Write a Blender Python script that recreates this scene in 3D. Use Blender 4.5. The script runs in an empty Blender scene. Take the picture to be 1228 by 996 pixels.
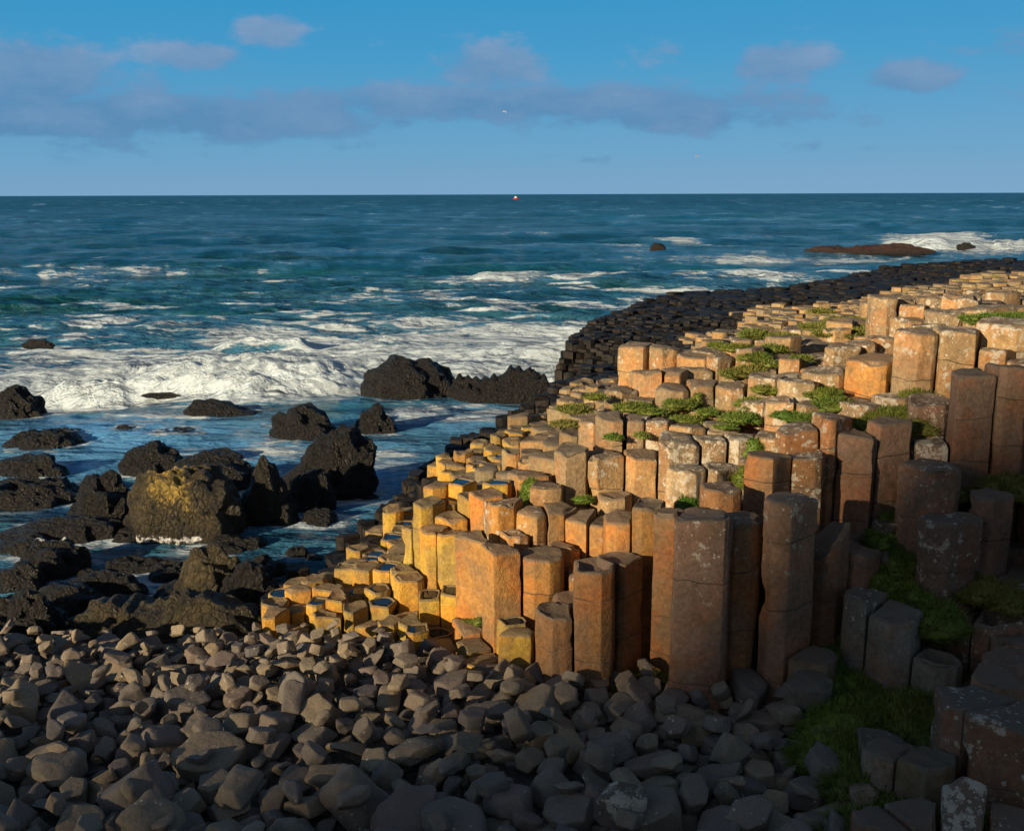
import bpy, bmesh, math, random
import numpy as np
from mathutils import Vector, Matrix, noise, Euler
from mathutils.bvhtree import BVHTree
R = math.radians
random.seed(7); np.random.seed(7)
sc = bpy.context.scene
col = sc.collection

# ---------------------------------------------------------------- camera
FPX, W0, H0 = 1250.0, 1228.0, 996.0
PITCH, ROLL, CZ = R(11.97), R(-0.19), 5.2
cam_d = bpy.data.cameras.new('camera'); cam = bpy.data.objects.new('camera', cam_d); col.objects.link(cam)
cam_d.sensor_width = 36; cam_d.lens = 36 * FPX / W0; cam_d.clip_start = .05; cam_d.clip_end = 90000
CM = Matrix.Rotation(math.pi/2 - PITCH, 3, 'X') @ Matrix.Rotation(ROLL, 3, 'Z')
cam.matrix_world = Matrix.Translation((0, 0, CZ)) @ CM.to_4x4()
sc.camera = cam
def ray(px, py): return CM @ Vector(((px - W0/2)/FPX, (H0/2 - py)/FPX, -1))
def at_z(px, py, z=0.0):
    d = ray(px, py); t = (z - CZ)/d.z; return Vector((d.x*t, d.y*t, z))
def at_y(px, py, y):
    d = ray(px, py); t = y/d.y; return Vector((d.x*t, y, CZ + d.z*t))
CMI = CM.transposed()
def proj(p):
    q = CMI @ (Vector(p) - Vector((0, 0, CZ)))
    return (W0/2 + FPX*q.x/-q.z, H0/2 - FPX*q.y/-q.z, -q.z)

# ---------------------------------------------------------------- world, sun, exposure
SUN_EL, SUN_HD = R(15), R(-134)            # heading clockwise from +Y
S = Vector((math.sin(SUN_HD)*math.cos(SUN_EL), math.cos(SUN_HD)*math.cos(SUN_EL), math.sin(SUN_EL)))
w = bpy.data.worlds.new('World'); sc.world = w; w.use_nodes = True
nt = w.node_tree; nt.nodes.clear()
def N(nt, t, **k):
    n = nt.nodes.new(t)
    for a, b in k.items(): setattr(n, a, b)
    return n
sky = N(nt, 'ShaderNodeTexSky', sky_type='NISHITA', sun_disc=False, sun_elevation=SUN_EL, sun_rotation=SUN_HD,
        altitude=0, air_density=1.0, dust_density=.35, ozone_density=1.2)
hsv = N(nt, 'ShaderNodeHueSaturation'); hsv.inputs['Saturation'].default_value = .8; hsv.inputs['Value'].default_value = .8
hsv.inputs['Hue'].default_value = .5
nt.links.new(sky.outputs[0], hsv.inputs['Color'])
geo = N(nt, 'ShaderNodeTexCoord')
sep = N(nt, 'ShaderNodeSeparateXYZ'); nt.links.new(geo.outputs['Generated'], sep.inputs[0])
def wm(op, a, b=None, c=None):
    n = N(nt, 'ShaderNodeMath', operation=op)
    for i, v in enumerate((a, b, c)):
        if v is None: continue
        if isinstance(v, (int, float)): n.inputs[i].default_value = v
        else: nt.links.new(v, n.inputs[i])
    return n.outputs[0]
az = wm('ARCTAN2', sep.outputs['X'], sep.outputs['Y'])
hyp = wm('SQRT', wm('ADD', wm('MULTIPLY', sep.outputs['X'], sep.outputs['X']), wm('MULTIPLY', sep.outputs['Y'], sep.outputs['Y'])))
el = wm('ARCTAN2', sep.outputs['Z'], hyp)
cmb = N(nt, 'ShaderNodeCombineXYZ'); nt.links.new(az, cmb.inputs[0]); nt.links.new(wm('MULTIPLY', el, 2.1), cmb.inputs[1])
n1 = N(nt, 'ShaderNodeTexNoise'); n1.inputs['Scale'].default_value = 13; n1.inputs['Detail'].default_value = 9; n1.inputs['Roughness'].default_value = .6
nt.links.new(cmb.outputs[0], n1.inputs['Vector'])
n2 = N(nt, 'ShaderNodeTexNoise'); n2.inputs['Scale'].default_value = 2.6; n2.inputs['Detail'].default_value = 5
nt.links.new(cmb.outputs[0], n2.inputs['Vector'])
# cloud puffs: (px, py, rx, ry, strength) turned into azimuth / elevation
dens = None
CL = [(35,92,85,44,1.3),(20,150,120,22,.9),(300,140,90,10,.7),(880,50,40,12,.5),(1160,60,60,16,.5),(700,190,200,8,.35),(325,38,50,24,1.0),(238,68,60,20,.95),(190,105,70,26,.55),(590,80,75,34,.95),(480,147,38,14,.7),
      (815,62,52,18,.6),(932,76,66,28,1.0),(1088,94,62,24,.95),(1205,48,46,26,.8),(430,175,60,9,.45),(330,172,50,9,.4),
      (150,138,360,34,1.0),(620,124,420,26,1.0),(800,142,220,20,.85),(1040,40,50,10,.4),(1050,176,200,12,.35),(1010,170,40,8,.4),(40,165,170,26,.6),(430,120,220,18,.6)]
for px, py, rx, ry, a in CL:
    d = ray(px, py); a0 = math.atan2(d.x, d.y); e0 = math.atan2(d.z, math.hypot(d.x, d.y))
    du = wm('MULTIPLY', wm('SUBTRACT', az, a0), FPX/rx*.95); dv = wm('MULTIPLY', wm('SUBTRACT', el, e0), FPX/ry)
    r2 = wm('ADD', wm('MULTIPLY', du, du), wm('MULTIPLY', dv, dv))
    g = wm('MULTIPLY', wm('EXPONENT', wm('MULTIPLY', r2, -1.1)), a)
    dens = g if dens is None else wm('MAXIMUM', dens, g)
nz = wm('MULTIPLY_ADD', n1.outputs[0], 2.1, -1.05)
cl = wm('ADD', wm('MULTIPLY', dens, 1.2), wm('MULTIPLY', nz, 1.25))
mr = N(nt, 'ShaderNodeMapRange', interpolation_type='SMOOTHSTEP'); mr.inputs[1].default_value = .36; mr.inputs[2].default_value = .92
mr.inputs[4].default_value = .85
nt.links.new(cl, mr.inputs[0])
ccol = N(nt, 'ShaderNodeMix', data_type='RGBA'); 
ccol.inputs[6].default_value = (1.05, 2.6, 4.7, 1); ccol.inputs[7].default_value = (3.4, 4.3, 6.2, 1)
mr2 = N(nt, 'ShaderNodeMapRange'); mr2.inputs[1].default_value = .05; mr2.inputs[2].default_value = .26
nt.links.new(wm('ADD', el, wm('MULTIPLY', nz, .12)), mr2.inputs[0]); nt.links.new(mr2.outputs[0], ccol.inputs[0])
cm = N(nt, 'ShaderNodeMix', data_type='RGBA'); nt.links.new(mr.outputs[0], cm.inputs[0])
gr = N(nt, 'ShaderNodeValToRGB'); nt.links.new(wm('MULTIPLY', el, 2/math.pi), gr.inputs[0]); ge = gr.color_ramp.elements
GC = [(0, (1.9, 3.9, 6.2)), (.025, (1.3, 3.7, 6.2)), (.08, (.45, 3.3, 6.2)), (.13, (.16, 2.9, 6.0)), (.2, (.2, 2.0, 4.6)), (.3, (.35, 1.1, 2.3)), (.5, (.4, .7, 1.2)), (1, (.35, .5, .8))]
ge[0].position = 0; ge[0].color = (*[c/7 for c in GC[0][1]], 1); ge[1].position = 1; ge[1].color = (*[c/7 for c in GC[-1][1]], 1)
for p_, c_ in GC[1:-1]:
    x_ = ge.new(p_); x_.color = (*[c/7 for c in c_], 1)
gs = N(nt, 'ShaderNodeVectorMath', operation='SCALE'); nt.links.new(gr.outputs[0], gs.inputs[0]); gs.inputs['Scale'].default_value = 7
# the clear air opposite the sun is deep blue, towards the sun the plain sky takes over
fr_ = N(nt, 'ShaderNodeMapRange', interpolation_type='SMOOTHSTEP'); nt.links.new(sep.outputs['Y'], fr_.inputs[0]); fr_.inputs[1].default_value = -.45; fr_.inputs[2].default_value = .35; fr_.inputs[4].default_value = .93
sk = N(nt, 'ShaderNodeMix', data_type='RGBA'); nt.links.new(fr_.outputs[0], sk.inputs[0]); nt.links.new(hsv.outputs[0], sk.inputs[6]); nt.links.new(gs.outputs[0], sk.inputs[7])
nt.links.new(sk.outputs[2], cm.inputs[6]); nt.links.new(ccol.outputs[2], cm.inputs[7])
pass
bg = N(nt, 'ShaderNodeBackground'); bg.inputs[1].default_value = .066
nt.links.new(cm.outputs[2], bg.inputs[0])
wo = N(nt, 'ShaderNodeOutputWorld'); nt.links.new(bg.outputs[0], wo.inputs[0])

sd = bpy.data.lights.new('sun', 'SUN'); so = bpy.data.objects.new('sun', sd); col.objects.link(so)
sd.energy = 5.0; sd.angle = R(.7); sd.color = (1, .80, .52)
so.rotation_euler = S.to_track_quat('Z', 'Y').to_euler()
sc.view_settings.view_transform = 'Standard'; sc.view_settings.look = 'None'; sc.view_settings.gamma = 1
sc.view_settings.use_curve_mapping = False; sc.view_settings.exposure = 0.55

# ---------------------------------------------------------------- helpers
def tag(o, label=None, cat=None, group=None, kind=None):
    if label: o['label'] = label
    if cat: o['category'] = cat
    if group: o['group'] = group
    if kind: o['kind'] = kind
    return o
def mesh_np(name, V, F, mats=(), smooth=True, sharp=None, attrs=None, fm=None):
    """V list/array of verts, F list of faces; attrs: name->(type, per-vertex data)"""
    me = bpy.data.meshes.new(name)
    me.from_pydata([tuple(v) for v in V] if not isinstance(V, np.ndarray) else V.tolist(), [], F)
    for m in mats: me.materials.append(m)
    if fm is not None: me.polygons.foreach_set('material_index', np.array(fm, dtype=np.int32))
    if attrs:
        for k, (tp, dat) in attrs.items():
            a = me.attributes.new(k, tp, 'POINT')
            a.data.foreach_set('color' if tp == 'FLOAT_COLOR' else 'value', np.asarray(dat, dtype=np.float32).ravel())
    if smooth:
        me.polygons.foreach_set('use_smooth', np.ones(len(me.polygons), dtype=bool))
        if sharp: me.set_sharp_from_angle(angle=R(sharp))
    me.update()
    return me
def link(name, me, parent=None):
    o = bpy.data.objects.new(name, me); col.objects.link(o)
    if parent: o.parent = parent
    return o
def vhash(ix, iy, s=0):
    h = (ix.astype(np.int64)*374761393 + iy.astype(np.int64)*668265263 + s*982451653) & 0xffffffff
    h = ((h ^ (h >> 13))*1274126177) & 0xffffffff
    return ((h ^ (h >> 16)) & 0xffff)/65535.0
def vnoise(x, y, s=0):
    ix = np.floor(x); iy = np.floor(y); fx = x-ix; fy = y-iy
    fx = fx*fx*(3-2*fx); fy = fy*fy*(3-2*fy)
    a = vhash(ix, iy, s); b = vhash(ix+1, iy, s); c = vhash(ix, iy+1, s); d = vhash(ix+1, iy+1, s)
    return (a*(1-fx)+b*fx)*(1-fy) + (c*(1-fx)+d*fx)*fy
def fbm(x, y, o=4, s=0):
    v = 0; a = .5; t = 0
    for i in range(o):
        v = v + a*vnoise(x*2**i + i*17.3, y*2**i - i*9.1, s+i); t += a; a *= .5
    return v/t

# ---------------------------------------------------------------- materials
def mat(name):
    m = bpy.data.materials.new(name); m.use_nodes = True; nt = m.node_tree
    b = nt.nodes['Principled BSDF']
    return m, nt, b
class NB:
    def __init__(s, nt): s.nt = nt
    def n(s, t, **k): return N(s.nt, t, **k)
    def l(s, a, b): s.nt.links.new(a, b)
    def m(s, op, a, b=None, c=None, clamp=False):
        n = N(s.nt, 'ShaderNodeMath', operation=op); n.use_clamp = clamp
        for i, v in enumerate((a, b, c)):
            if v is None: continue
            if isinstance(v, (int, float)): n.inputs[i].default_value = v
            else: s.l(v, n.inputs[i])
        return n.outputs[0]
    def noise(s, vec, sc, det=4, ro=.55, dist=0):
        n = s.n('ShaderNodeTexNoise'); n.inputs['Scale'].default_value = sc; n.inputs['Detail'].default_value = det
        n.inputs['Roughness'].default_value = ro; n.inputs['Distortion'].default_value = dist
        s.l(vec, n.inputs['Vector']); return n
    def vor(s, vec, sc, f='F1', rnd=1):
        n = s.n('ShaderNodeTexVoronoi', feature=f); n.inputs['Scale'].default_value = sc; n.inputs['Randomness'].default_value = rnd
        s.l(vec, n.inputs['Vector']); return n
    def mr(s, v, a, b, c=0, d=1, sm=False):
        n = s.n('ShaderNodeMapRange'); n.interpolation_type = 'SMOOTHSTEP' if sm else 'LINEAR'
        for i, x in ((1, a), (2, b), (3, c), (4, d)):
            if isinstance(x, (int, float)): n.inputs[i].default_value = x
            else: s.l(x, n.inputs[i])
        s.l(v, n.inputs[0]); return n.outputs[0]
    def mix(s, f, a, b, bt='MIX'):
        n = s.n('ShaderNodeMix', data_type='RGBA', blend_type=bt)
        for i, v in ((0, f), (6, a), (7, b)):
            if isinstance(v, (int, float)): n.inputs[i].default_value = v
            elif isinstance(v, tuple): n.inputs[i].default_value = (*v, 1)
            else: s.l(v, n.inputs[i])
        return n.outputs[2]
    def bump(s, h, st, dist=.02, normal=None):
        n = s.n('ShaderNodeBump'); n.inputs['Strength'].default_value = st; n.inputs['Distance'].default_value = dist
        s.l(h, n.inputs['Height'])
        if normal: s.l(normal, n.inputs['Normal'])
        return n.outputs[0]

def make_basalt():
    m, nt, b = mat('basalt'); q = NB(nt)
    P = q.n('ShaderNodeNewGeometry').outputs['Position']
    G = q.n('ShaderNodeNewGeometry')
    tint = q.n('ShaderNodeAttribute', attribute_name='tint'); par = q.n('ShaderNodeAttribute', attribute_name='par')
    sp = q.n('ShaderNodeSeparateColor'); q.l(par.outputs['Color'], sp.inputs[0])
    lich, wet, seed = sp.outputs[0], sp.outputs[1], sp.outputs[2]
    big = q.noise(P, 2.3, 5, .6); fine = q.noise(P, 22, 6, .65); sm = q.noise(P, 75, 4, .7)
    # warm / dull patches of the rock itself
    c = q.mix(q.mr(big.outputs[0], .38, .62, 0, .8, True), tint.outputs['Color'], q.mix(.6, tint.outputs['Color'], (.15, .125, .095)))
    c = q.mix(q.m('MULTIPLY', q.mr(fine.outputs[0], .36, .64), .6), c, q.mix(1.0, c, (.45, .4, .37), 'MULTIPLY'))
    c = q.mix(q.m('MULTIPLY', q.mr(sm.outputs[0], .52, .68), .5), c, q.mix(1.0, c, (1.5, 1.4, 1.25), 'MULTIPLY'))
    rust = q.noise(P, 2.0, 5, .65, .3)
    c = q.mix(q.m('MULTIPLY', q.mr(rust.outputs[0], .45, .62, 0, 1, True), .5), c, q.mix(1.0, c, (1.35, .82, .5), 'MULTIPLY'))
    # weathered grey skin on the tops
    nz_ = q.n('ShaderNodeSeparateXYZ'); q.l(G.outputs['True Normal'], nz_.inputs[0])
    topm = q.m('MAXIMUM', q.mr(nz_.outputs[2], .6, .9), q.mr(q.m('ADD', seed, q.m('MULTIPLY_ADD', fine.outputs[0], .9, -.45)), .35, .8))
    c = q.mix(q.m('MULTIPLY', q.m('MULTIPLY', topm, q.mr(wet, .3, .9, 1, .15)), .72), c, q.mix(fine.outputs[0], (.075, .066, .058), (.20, .165, .125)))
    # pits
    v = q.vor(P, 60)
    pit = q.m('MULTIPLY', q.mr(v.outputs['Distance'], .0, .22, 1, 0, True), q.mr(q.noise(P, 7, 2).outputs[0], .5, .62))
    c = q.mix(q.m('MULTIPLY', pit, .55), c, (.03, .025, .022))
    # pale lichen: round spots of several sizes and crusts
    tot = None
    for s_, th, k in ((11, .26, .10), (26, .30, .0), (5.5, .2, .16)):
        wv = q.n('ShaderNodeVectorMath', operation='ADD'); nn = q.noise(P, s_*1.6, 3)
        sc_ = q.n('ShaderNodeVectorMath', operation='SCALE'); q.l(nn.outputs['Color'], sc_.inputs[0]); sc_.inputs['Scale'].default_value = .55/s_
        q.l(P, wv.inputs[0]); q.l(sc_.outputs[0], wv.inputs[1])
        vv = q.vor(wv.outputs[0], s_)
        sp2 = q.n('ShaderNodeSeparateColor'); q.l(vv.outputs['Color'], sp2.inputs[0])
        rad = q.m('MULTIPLY', q.m('MULTIPLY', q.m('SUBTRACT', q.m('MULTIPLY', lich, .9), q.m('ADD', sp2.outputs[0], k)), 3.0, clamp=True), q.m('MULTIPLY_ADD', sp2.outputs[1], th, th*.5))
        spot = q.m('GREATER_THAN', rad, vv.outputs['Distance'])
        tot = spot if tot is None else q.m('MAXIMUM', tot, spot)
    crust = q.mr(q.m('ADD', q.noise(P, 7, 8, .72, .0).outputs[0], q.m('MULTIPLY', lich, .17)), .64, .68)
    tot = q.m('MAXIMUM', tot, q.m('MULTIPLY', crust, q.mr(lich, .1, .35)))
    tot = q.m('MULTIPLY', tot, q.mr(sm.outputs[0], .3, .5, .35, 1))
    c = q.mix(q.m('MULTIPLY', tot, .85), c, q.mix(fine.outputs[0], (.40, .35, .27), (.62, .58, .5)))
    # green-black film
    c = q.mix(q.m('MULTIPLY', q.mr(q.noise(P, 3.4, 4).outputs[0], .57, .7), .35), c, (.06, .062, .03))
    c = q.mix(q.m('MULTIPLY', q.mr(wet, .3, .9), .8), c, q.mix(1.0, c, (.12, .12, .14), 'MULTIPLY'))
    q.l(c, b.inputs['Base Color'])
    ro = q.m('ADD', q.m('MULTIPLY', wet, -.30), .86)
    q.l(q.m('ADD', ro, q.m('MULTIPLY', fine.outputs[0], .1)), b.inputs['Roughness'])
    q.l(q.mr(wet, .2, 1, .32, .22), b.inputs['Specular IOR Level'])
    ver = q.n('ShaderNodeMapping'); ver.inputs['Scale'].default_value = (1, 1, .75); q.l(P, ver.inputs[0])
    h = q.m('ADD', q.m('MULTIPLY', q.noise(ver.outputs[0], 9, 8, .68).outputs[0], 1.0), q.m('MULTIPLY', sm.outputs[0], .16))
    h = q.m('SUBTRACT', h, q.m('MULTIPLY', pit, .25))
    crk = q.vor(q.noise(P, 3, 3).outputs['Color'], 5, 'DISTANCE_TO_EDGE')
    h = q.m('SUBTRACT', h, q.m('MULTIPLY', q.mr(crk.outputs['Distance'], 0, .03, 1, 0), .12))
    q.l(q.bump(h, .8, .035), b.inputs['Normal'])
    return m
BASALT = make_basalt()

def make_stone():
    m, nt, b = mat('beach_stone'); q = NB(nt)
    tc = q.n('ShaderNodeTexCoord'); P = q.n('ShaderNodeNewGeometry').outputs['Position']
    oi = q.n('ShaderNodeObjectInfo'); g = q.n('ShaderNodeNewGeometry')
    r = q.m('FRACT', q.m('ADD', q.m('MULTIPLY', oi.outputs['Random'], 3.7), g.outputs['Random Per Island']))
    ramp = q.n('ShaderNodeValToRGB'); q.l(r, ramp.inputs[0]); e = ramp.color_ramp.elements
    cols = [(0, (.13, .112, .105)), (.18, (.30, .24, .15)), (.36, (.17, .14, .12)), (.52, (.36, .28, .16)), (.66, (.22, .155, .12)), (.8, (.26, .22, .17)), (.92, (.38, .28, .15)), (1, (.17, .145, .13))]
    e[0].position = 0; e[0].color = (*cols[0][1], 1); e[1].position = 1; e[1].color = (*cols[-1][1], 1)
    for p, c_ in cols[1:-1]:
        x = e.new(p); x.color = (*c_, 1)
    big = q.noise(P, 6, 5, .6); fine = q.noise(P, 40, 5, .65)
    c = q.mix(q.mr(big.outputs[0], .35, .7, 0, .6), ramp.outputs[0], q.mix(1.0, ramp.outputs[0], (.72, .64, .6), 'MULTIPLY')); c = q.mix(.3, c, (.13, .13, .14))
    c = q.mix(q.m('MULTIPLY', q.mr(fine.outputs[0], .4, .7), .4), c, (.07, .065, .06))
    v = q.vor(P, 34); sp2 = q.n('ShaderNodeSeparateColor'); q.l(v.outputs['Color'], sp2.inputs[0])
    lm = q.m('MULTIPLY', q.m('GREATER_THAN', q.m('MULTIPLY', q.m('POWER', sp2.outputs[1], 2.0), .42), v.outputs['Distance']), q.m('GREATER_THAN', q.m('ADD', q.m('MULTIPLY', q.noise(P, 2.2, 2).outputs[0], 1.0), q.m('MULTIPLY', sp2.outputs[0], .2)), .74))
    c = q.mix(q.m('MULTIPLY', lm, .8), c, (.5, .48, .42))
    q.l(c, b.inputs['Base Color']); b.inputs['Roughness'].default_value = .78; b.inputs['Specular IOR Level'].default_value = .35
    h = q.m('ADD', q.noise(P, 12, 7, .62).outputs[0], q.m('MULTIPLY', q.noise(P, 90, 3).outputs[0], .12))
    q.l(q.bump(h, .55, .03), b.inputs['Normal'])
    return m
STONE = make_stone()
def make_pebble_ground():
    m, nt, b = mat('shingle'); q = NB(nt); P = q.n('ShaderNodeNewGeometry').outputs['Position']
    v = q.vor(P, 14); f = q.noise(P, 3, 4)
    c = q.mix(v.outputs['Color'], (.05, .045, .04), (.12, .1, .08))
    c = q.mix(q.mr(f.outputs[0], .4, .6), c, (.05, .045, .04)); q.l(c, b.inputs['Base Color']); b.inputs['Roughness'].default_value = .85
    q.l(q.bump(v.outputs['Distance'], .9, .05), b.inputs['Normal']); return m
def make_boulder_mat(nm='wet_black_basalt', b0=(.05, .042, .025), b1=(.15, .115, .055)):
    m, nt, b = mat(nm); q = NB(nt); P = q.n('ShaderNodeNewGeometry').outputs['Position']
    par = q.n('ShaderNodeAttribute', attribute_name='par'); sp = q.n('ShaderNodeSeparateColor'); q.l(par.outputs['Color'], sp.inputs[0])
    yel, foam, brown = sp.outputs[0], sp.outputs[1], sp.outputs[2]
    f = q.noise(P, 14, 6, .65); g = q.noise(P, 3, 5)
    wv = q.n('ShaderNodeVectorMath', operation='ADD'); nn = q.noise(P, 5, 3); s_ = q.n('ShaderNodeVectorMath', operation='SCALE')
    q.l(nn.outputs['Color'], s_.inputs[0]); s_.inputs['Scale'].default_value = .12; q.l(P, wv.inputs[0]); q.l(s_.outputs[0], wv.inputs[1])
    v = q.vor(wv.outputs[0], 10); e = q.vor(wv.outputs[0], 10, 'DISTANCE_TO_EDGE'); v2 = q.vor(wv.outputs[0], 32)
    c = q.mix(f.outputs[0], (.004, .004, .005), (.024, .022, .020))
    c = q.mix(q.m('MULTIPLY', brown, q.mr(g.outputs[0], .3, .55)), c, q.mix(f.outputs[0], b0, b1))
    c = q.mix(q.m('MULTIPLY', q.mr(q.m('ADD', q.m('MULTIPLY_ADD', g.outputs[0], 1.2, -.6), q.m('ADD', f.outputs[0], yel)), 1.12, 1.35), 1.0), c, q.mix(f.outputs[0], (.20, .14, .05), (.52, .36, .08)))
    c = q.mix(q.m('MULTIPLY', q.m('MULTIPLY', q.mr(e.outputs['Distance'], 0, .10, 1, 0), q.mr(g.outputs[0], .4, .6)), .5), c, (.010, .010, .009))
    barn = q.m('MULTIPLY', q.m('GREATER_THAN', .16, v2.outputs['Distance']), q.m('GREATER_THAN', q.noise(P, 5, 3).outputs[0], .53))
    c = q.mix(q.m('MULTIPLY', barn, .25), c, (.3, .27, .22))
    c = q.mix(q.mr(q.m('ADD', f.outputs[0], foam), 1.1, 1.25), c, (.75, .76, .78))
    q.l(c, b.inputs['Base Color']); q.l(q.mr(f.outputs[0], .3, .7, .25, .65), b.inputs['Roughness']); b.inputs['Specular IOR Level'].default_value = .33
    h = q.m('ADD', q.m('MULTIPLY', q.m('MULTIPLY', q.m('POWER', e.outputs['Distance'], .6), q.mr(g.outputs[0], .2, .5)), 1.2), q.m('MULTIPLY', f.outputs[0], 1.0))
    h = q.m('ADD', h, q.m('MULTIPLY', q.noise(P, 6, 8, .8).outputs[0], 1.6))
    h = q.m('SUBTRACT', h, q.m('MULTIPLY', v2.outputs['Distance'], .25))
    q.l(q.bump(h, 1.0, .055), b.inputs['Normal']); return m
BOULDER = make_boulder_mat(); REEF = make_boulder_mat('red_reef_rock', (.035, .016, .014), (.085, .038, .03))
def make_water():
    m, nt, b = mat('sea_water'); q = NB(nt)
    tc = q.n('ShaderNodeNewGeometry'); P = tc.outputs['Position']
    fo = q.n('ShaderNodeAttribute', attribute_name='foam'); sp = q.n('ShaderNodeSeparateColor'); q.l(fo.outputs['Color'], sp.inputs[0])
    foam, milk_sky, green = sp.outputs[0], sp.outputs[1], sp.outputs[2]
    dist = q.n('ShaderNodeVectorMath', operation='LENGTH'); q.l(P, dist.inputs[0]); D = dist.outputs['Value']
    mp = q.n('ShaderNodeMapping'); mp.inputs['Scale'].default_value = (.6, 1.7, 1); mp.inputs['Rotation'].default_value = (0, 0, R(12)); q.l(P, mp.inputs[0])
    wv = q.n('ShaderNodeVectorMath', operation='ADD'); nn = q.noise(mp.outputs[0], .7, 4, .6); s_ = q.n('ShaderNodeVectorMath', operation='SCALE')
    q.l(nn.outputs['Color'], s_.inputs[0]); s_.inputs['Scale'].default_value = 1.5; q.l(mp.outputs[0], wv.inputs[0]); q.l(s_.outputs[0], wv.inputs[1])
    WP = wv.outputs[0]
    e1 = q.vor(WP, 1.3, 'SMOOTH_F1'); e2 = q.vor(WP, 3.6, 'SMOOTH_F1'); fn = q.noise(WP, 5, 6, .68); fn2 = q.noise(WP, .9, 5, .6)
    lace = q.m('ADD', q.m('MULTIPLY', e1.outputs['Distance'], .38), q.m('ADD', q.m('MULTIPLY', e2.outputs['Distance'], .3), q.m('ADD', q.m('MULTIPLY', fn.outputs[0], .45), q.m('MULTIPLY', fn2.outputs[0], .35))))
    x = q.m('SUBTRACT', q.m('ADD', lace, foam), 1.02)
    fm = q.mr(x, 0, .17, 0, 1, True)
    fm = q.m('MULTIPLY', fm, q.mr(foam, .02, .12))
    base = q.mix(green, (.004, .055, .075), (.012, .13, .125))
    base = q.mix(q.mr(q.noise(P, .09, 5, .6).outputs[0], .35, .65), base, q.mix(1.0, base, (.6, .7, .8), 'MULTIPLY'))
    base = q.mix(q.m('MULTIPLY', milk_sky, q.mr(fn2.outputs[0], .25, .6, .6, 1)), base, (.15, .42, .82))  # milky cove water, with the sky's blue reflection put into its colour
    c = q.mix(fm, base, q.mix(fn.outputs[0], (.42, .58, .72), (.78, .84, .88)))
    q.l(c, b.inputs['Base Color'])
    q.l(q.m('MAXIMUM', q.mr(D, 15, 600, .12, .32), q.m('MULTIPLY', fm, .85)), b.inputs['Roughness'])
    b.inputs['IOR'].default_value = 1.33; q.l(q.mr(fm, 0, 1, .33, .1), b.inputs['Specular IOR Level'])
    mpa = q.n('ShaderNodeMapping'); mpa.inputs['Scale'].default_value = (.6, 1.5, 1); mpa.inputs['Rotation'].default_value = (0, 0, R(-10)); q.l(P, mpa.inputs[0])
    r1 = q.noise(mpa.outputs[0], 2.6, 7, .62, .4); r2 = q.noise(mpa.outputs[0], .45, 6, .62, .3); r3 = q.noise(mpa.outputs[0], .08, 5, .6)
    fz = q.noise(P, 9, 8, .75)
    nrm = q.bump(q.m('ADD', q.m('ADD', r1.outputs[0], q.m('MULTIPLY', fm, .3)), q.m('MULTIPLY', q.m('MULTIPLY', fm, fz.outputs[0]), .55)), .75, .22)
    nrm = q.bump(r2.outputs[0], .8, 1.5, nrm); nrm = q.bump(r3.outputs[0], .8, 5.5, nrm)
    q.l(nrm, b.inputs['Normal'])
    return m
WATER = make_water()
def make_pool():
    m, nt, b = mat('rain_water'); b.inputs['Base Color'].default_value = (.012, .02, .03, 1); b.inputs['Roughness'].default_value = .04
    b.inputs['IOR'].default_value = 1.33; b.inputs['Specular IOR Level'].default_value = .6
    return m
POOL = make_pool()
def make_grass():
    m, nt, b = mat('grass_green'); q = NB(nt); g = q.n('ShaderNodeNewGeometry'); P = g.outputs['Position']
    r = q.noise(P, 1.6, 3); fi = g.outputs['Random Per Island']; dry = q.n('ShaderNodeAttribute', attribute_name='dry')
    c = q.mix(q.mr(r.outputs[0], .35, .65), (.04, .13, .012), (.13, .165, .02))
    c = q.mix(q.m('MULTIPLY', fi, .45), c, (.13, .15, .03))
    c = q.mix(dry.outputs['Fac'], c, (.19, .15, .045))
    q.l(c, b.inputs['Base Color']); b.inputs['Roughness'].default_value = .6; b.inputs['Specular IOR Level'].default_value = .25
    return m
GRASS = make_grass()
def plain(name, c, ro=.6):
    m, nt, b = mat(name); q = NB(nt); f = q.noise(q.n('ShaderNodeTexCoord').outputs['Object'], 5, 3)
    q.l(q.mix(f.outputs[0], tuple(x*.85 for x in c), c), b.inputs['Base Color']); b.inputs['Roughness'].default_value = ro; return m

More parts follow.
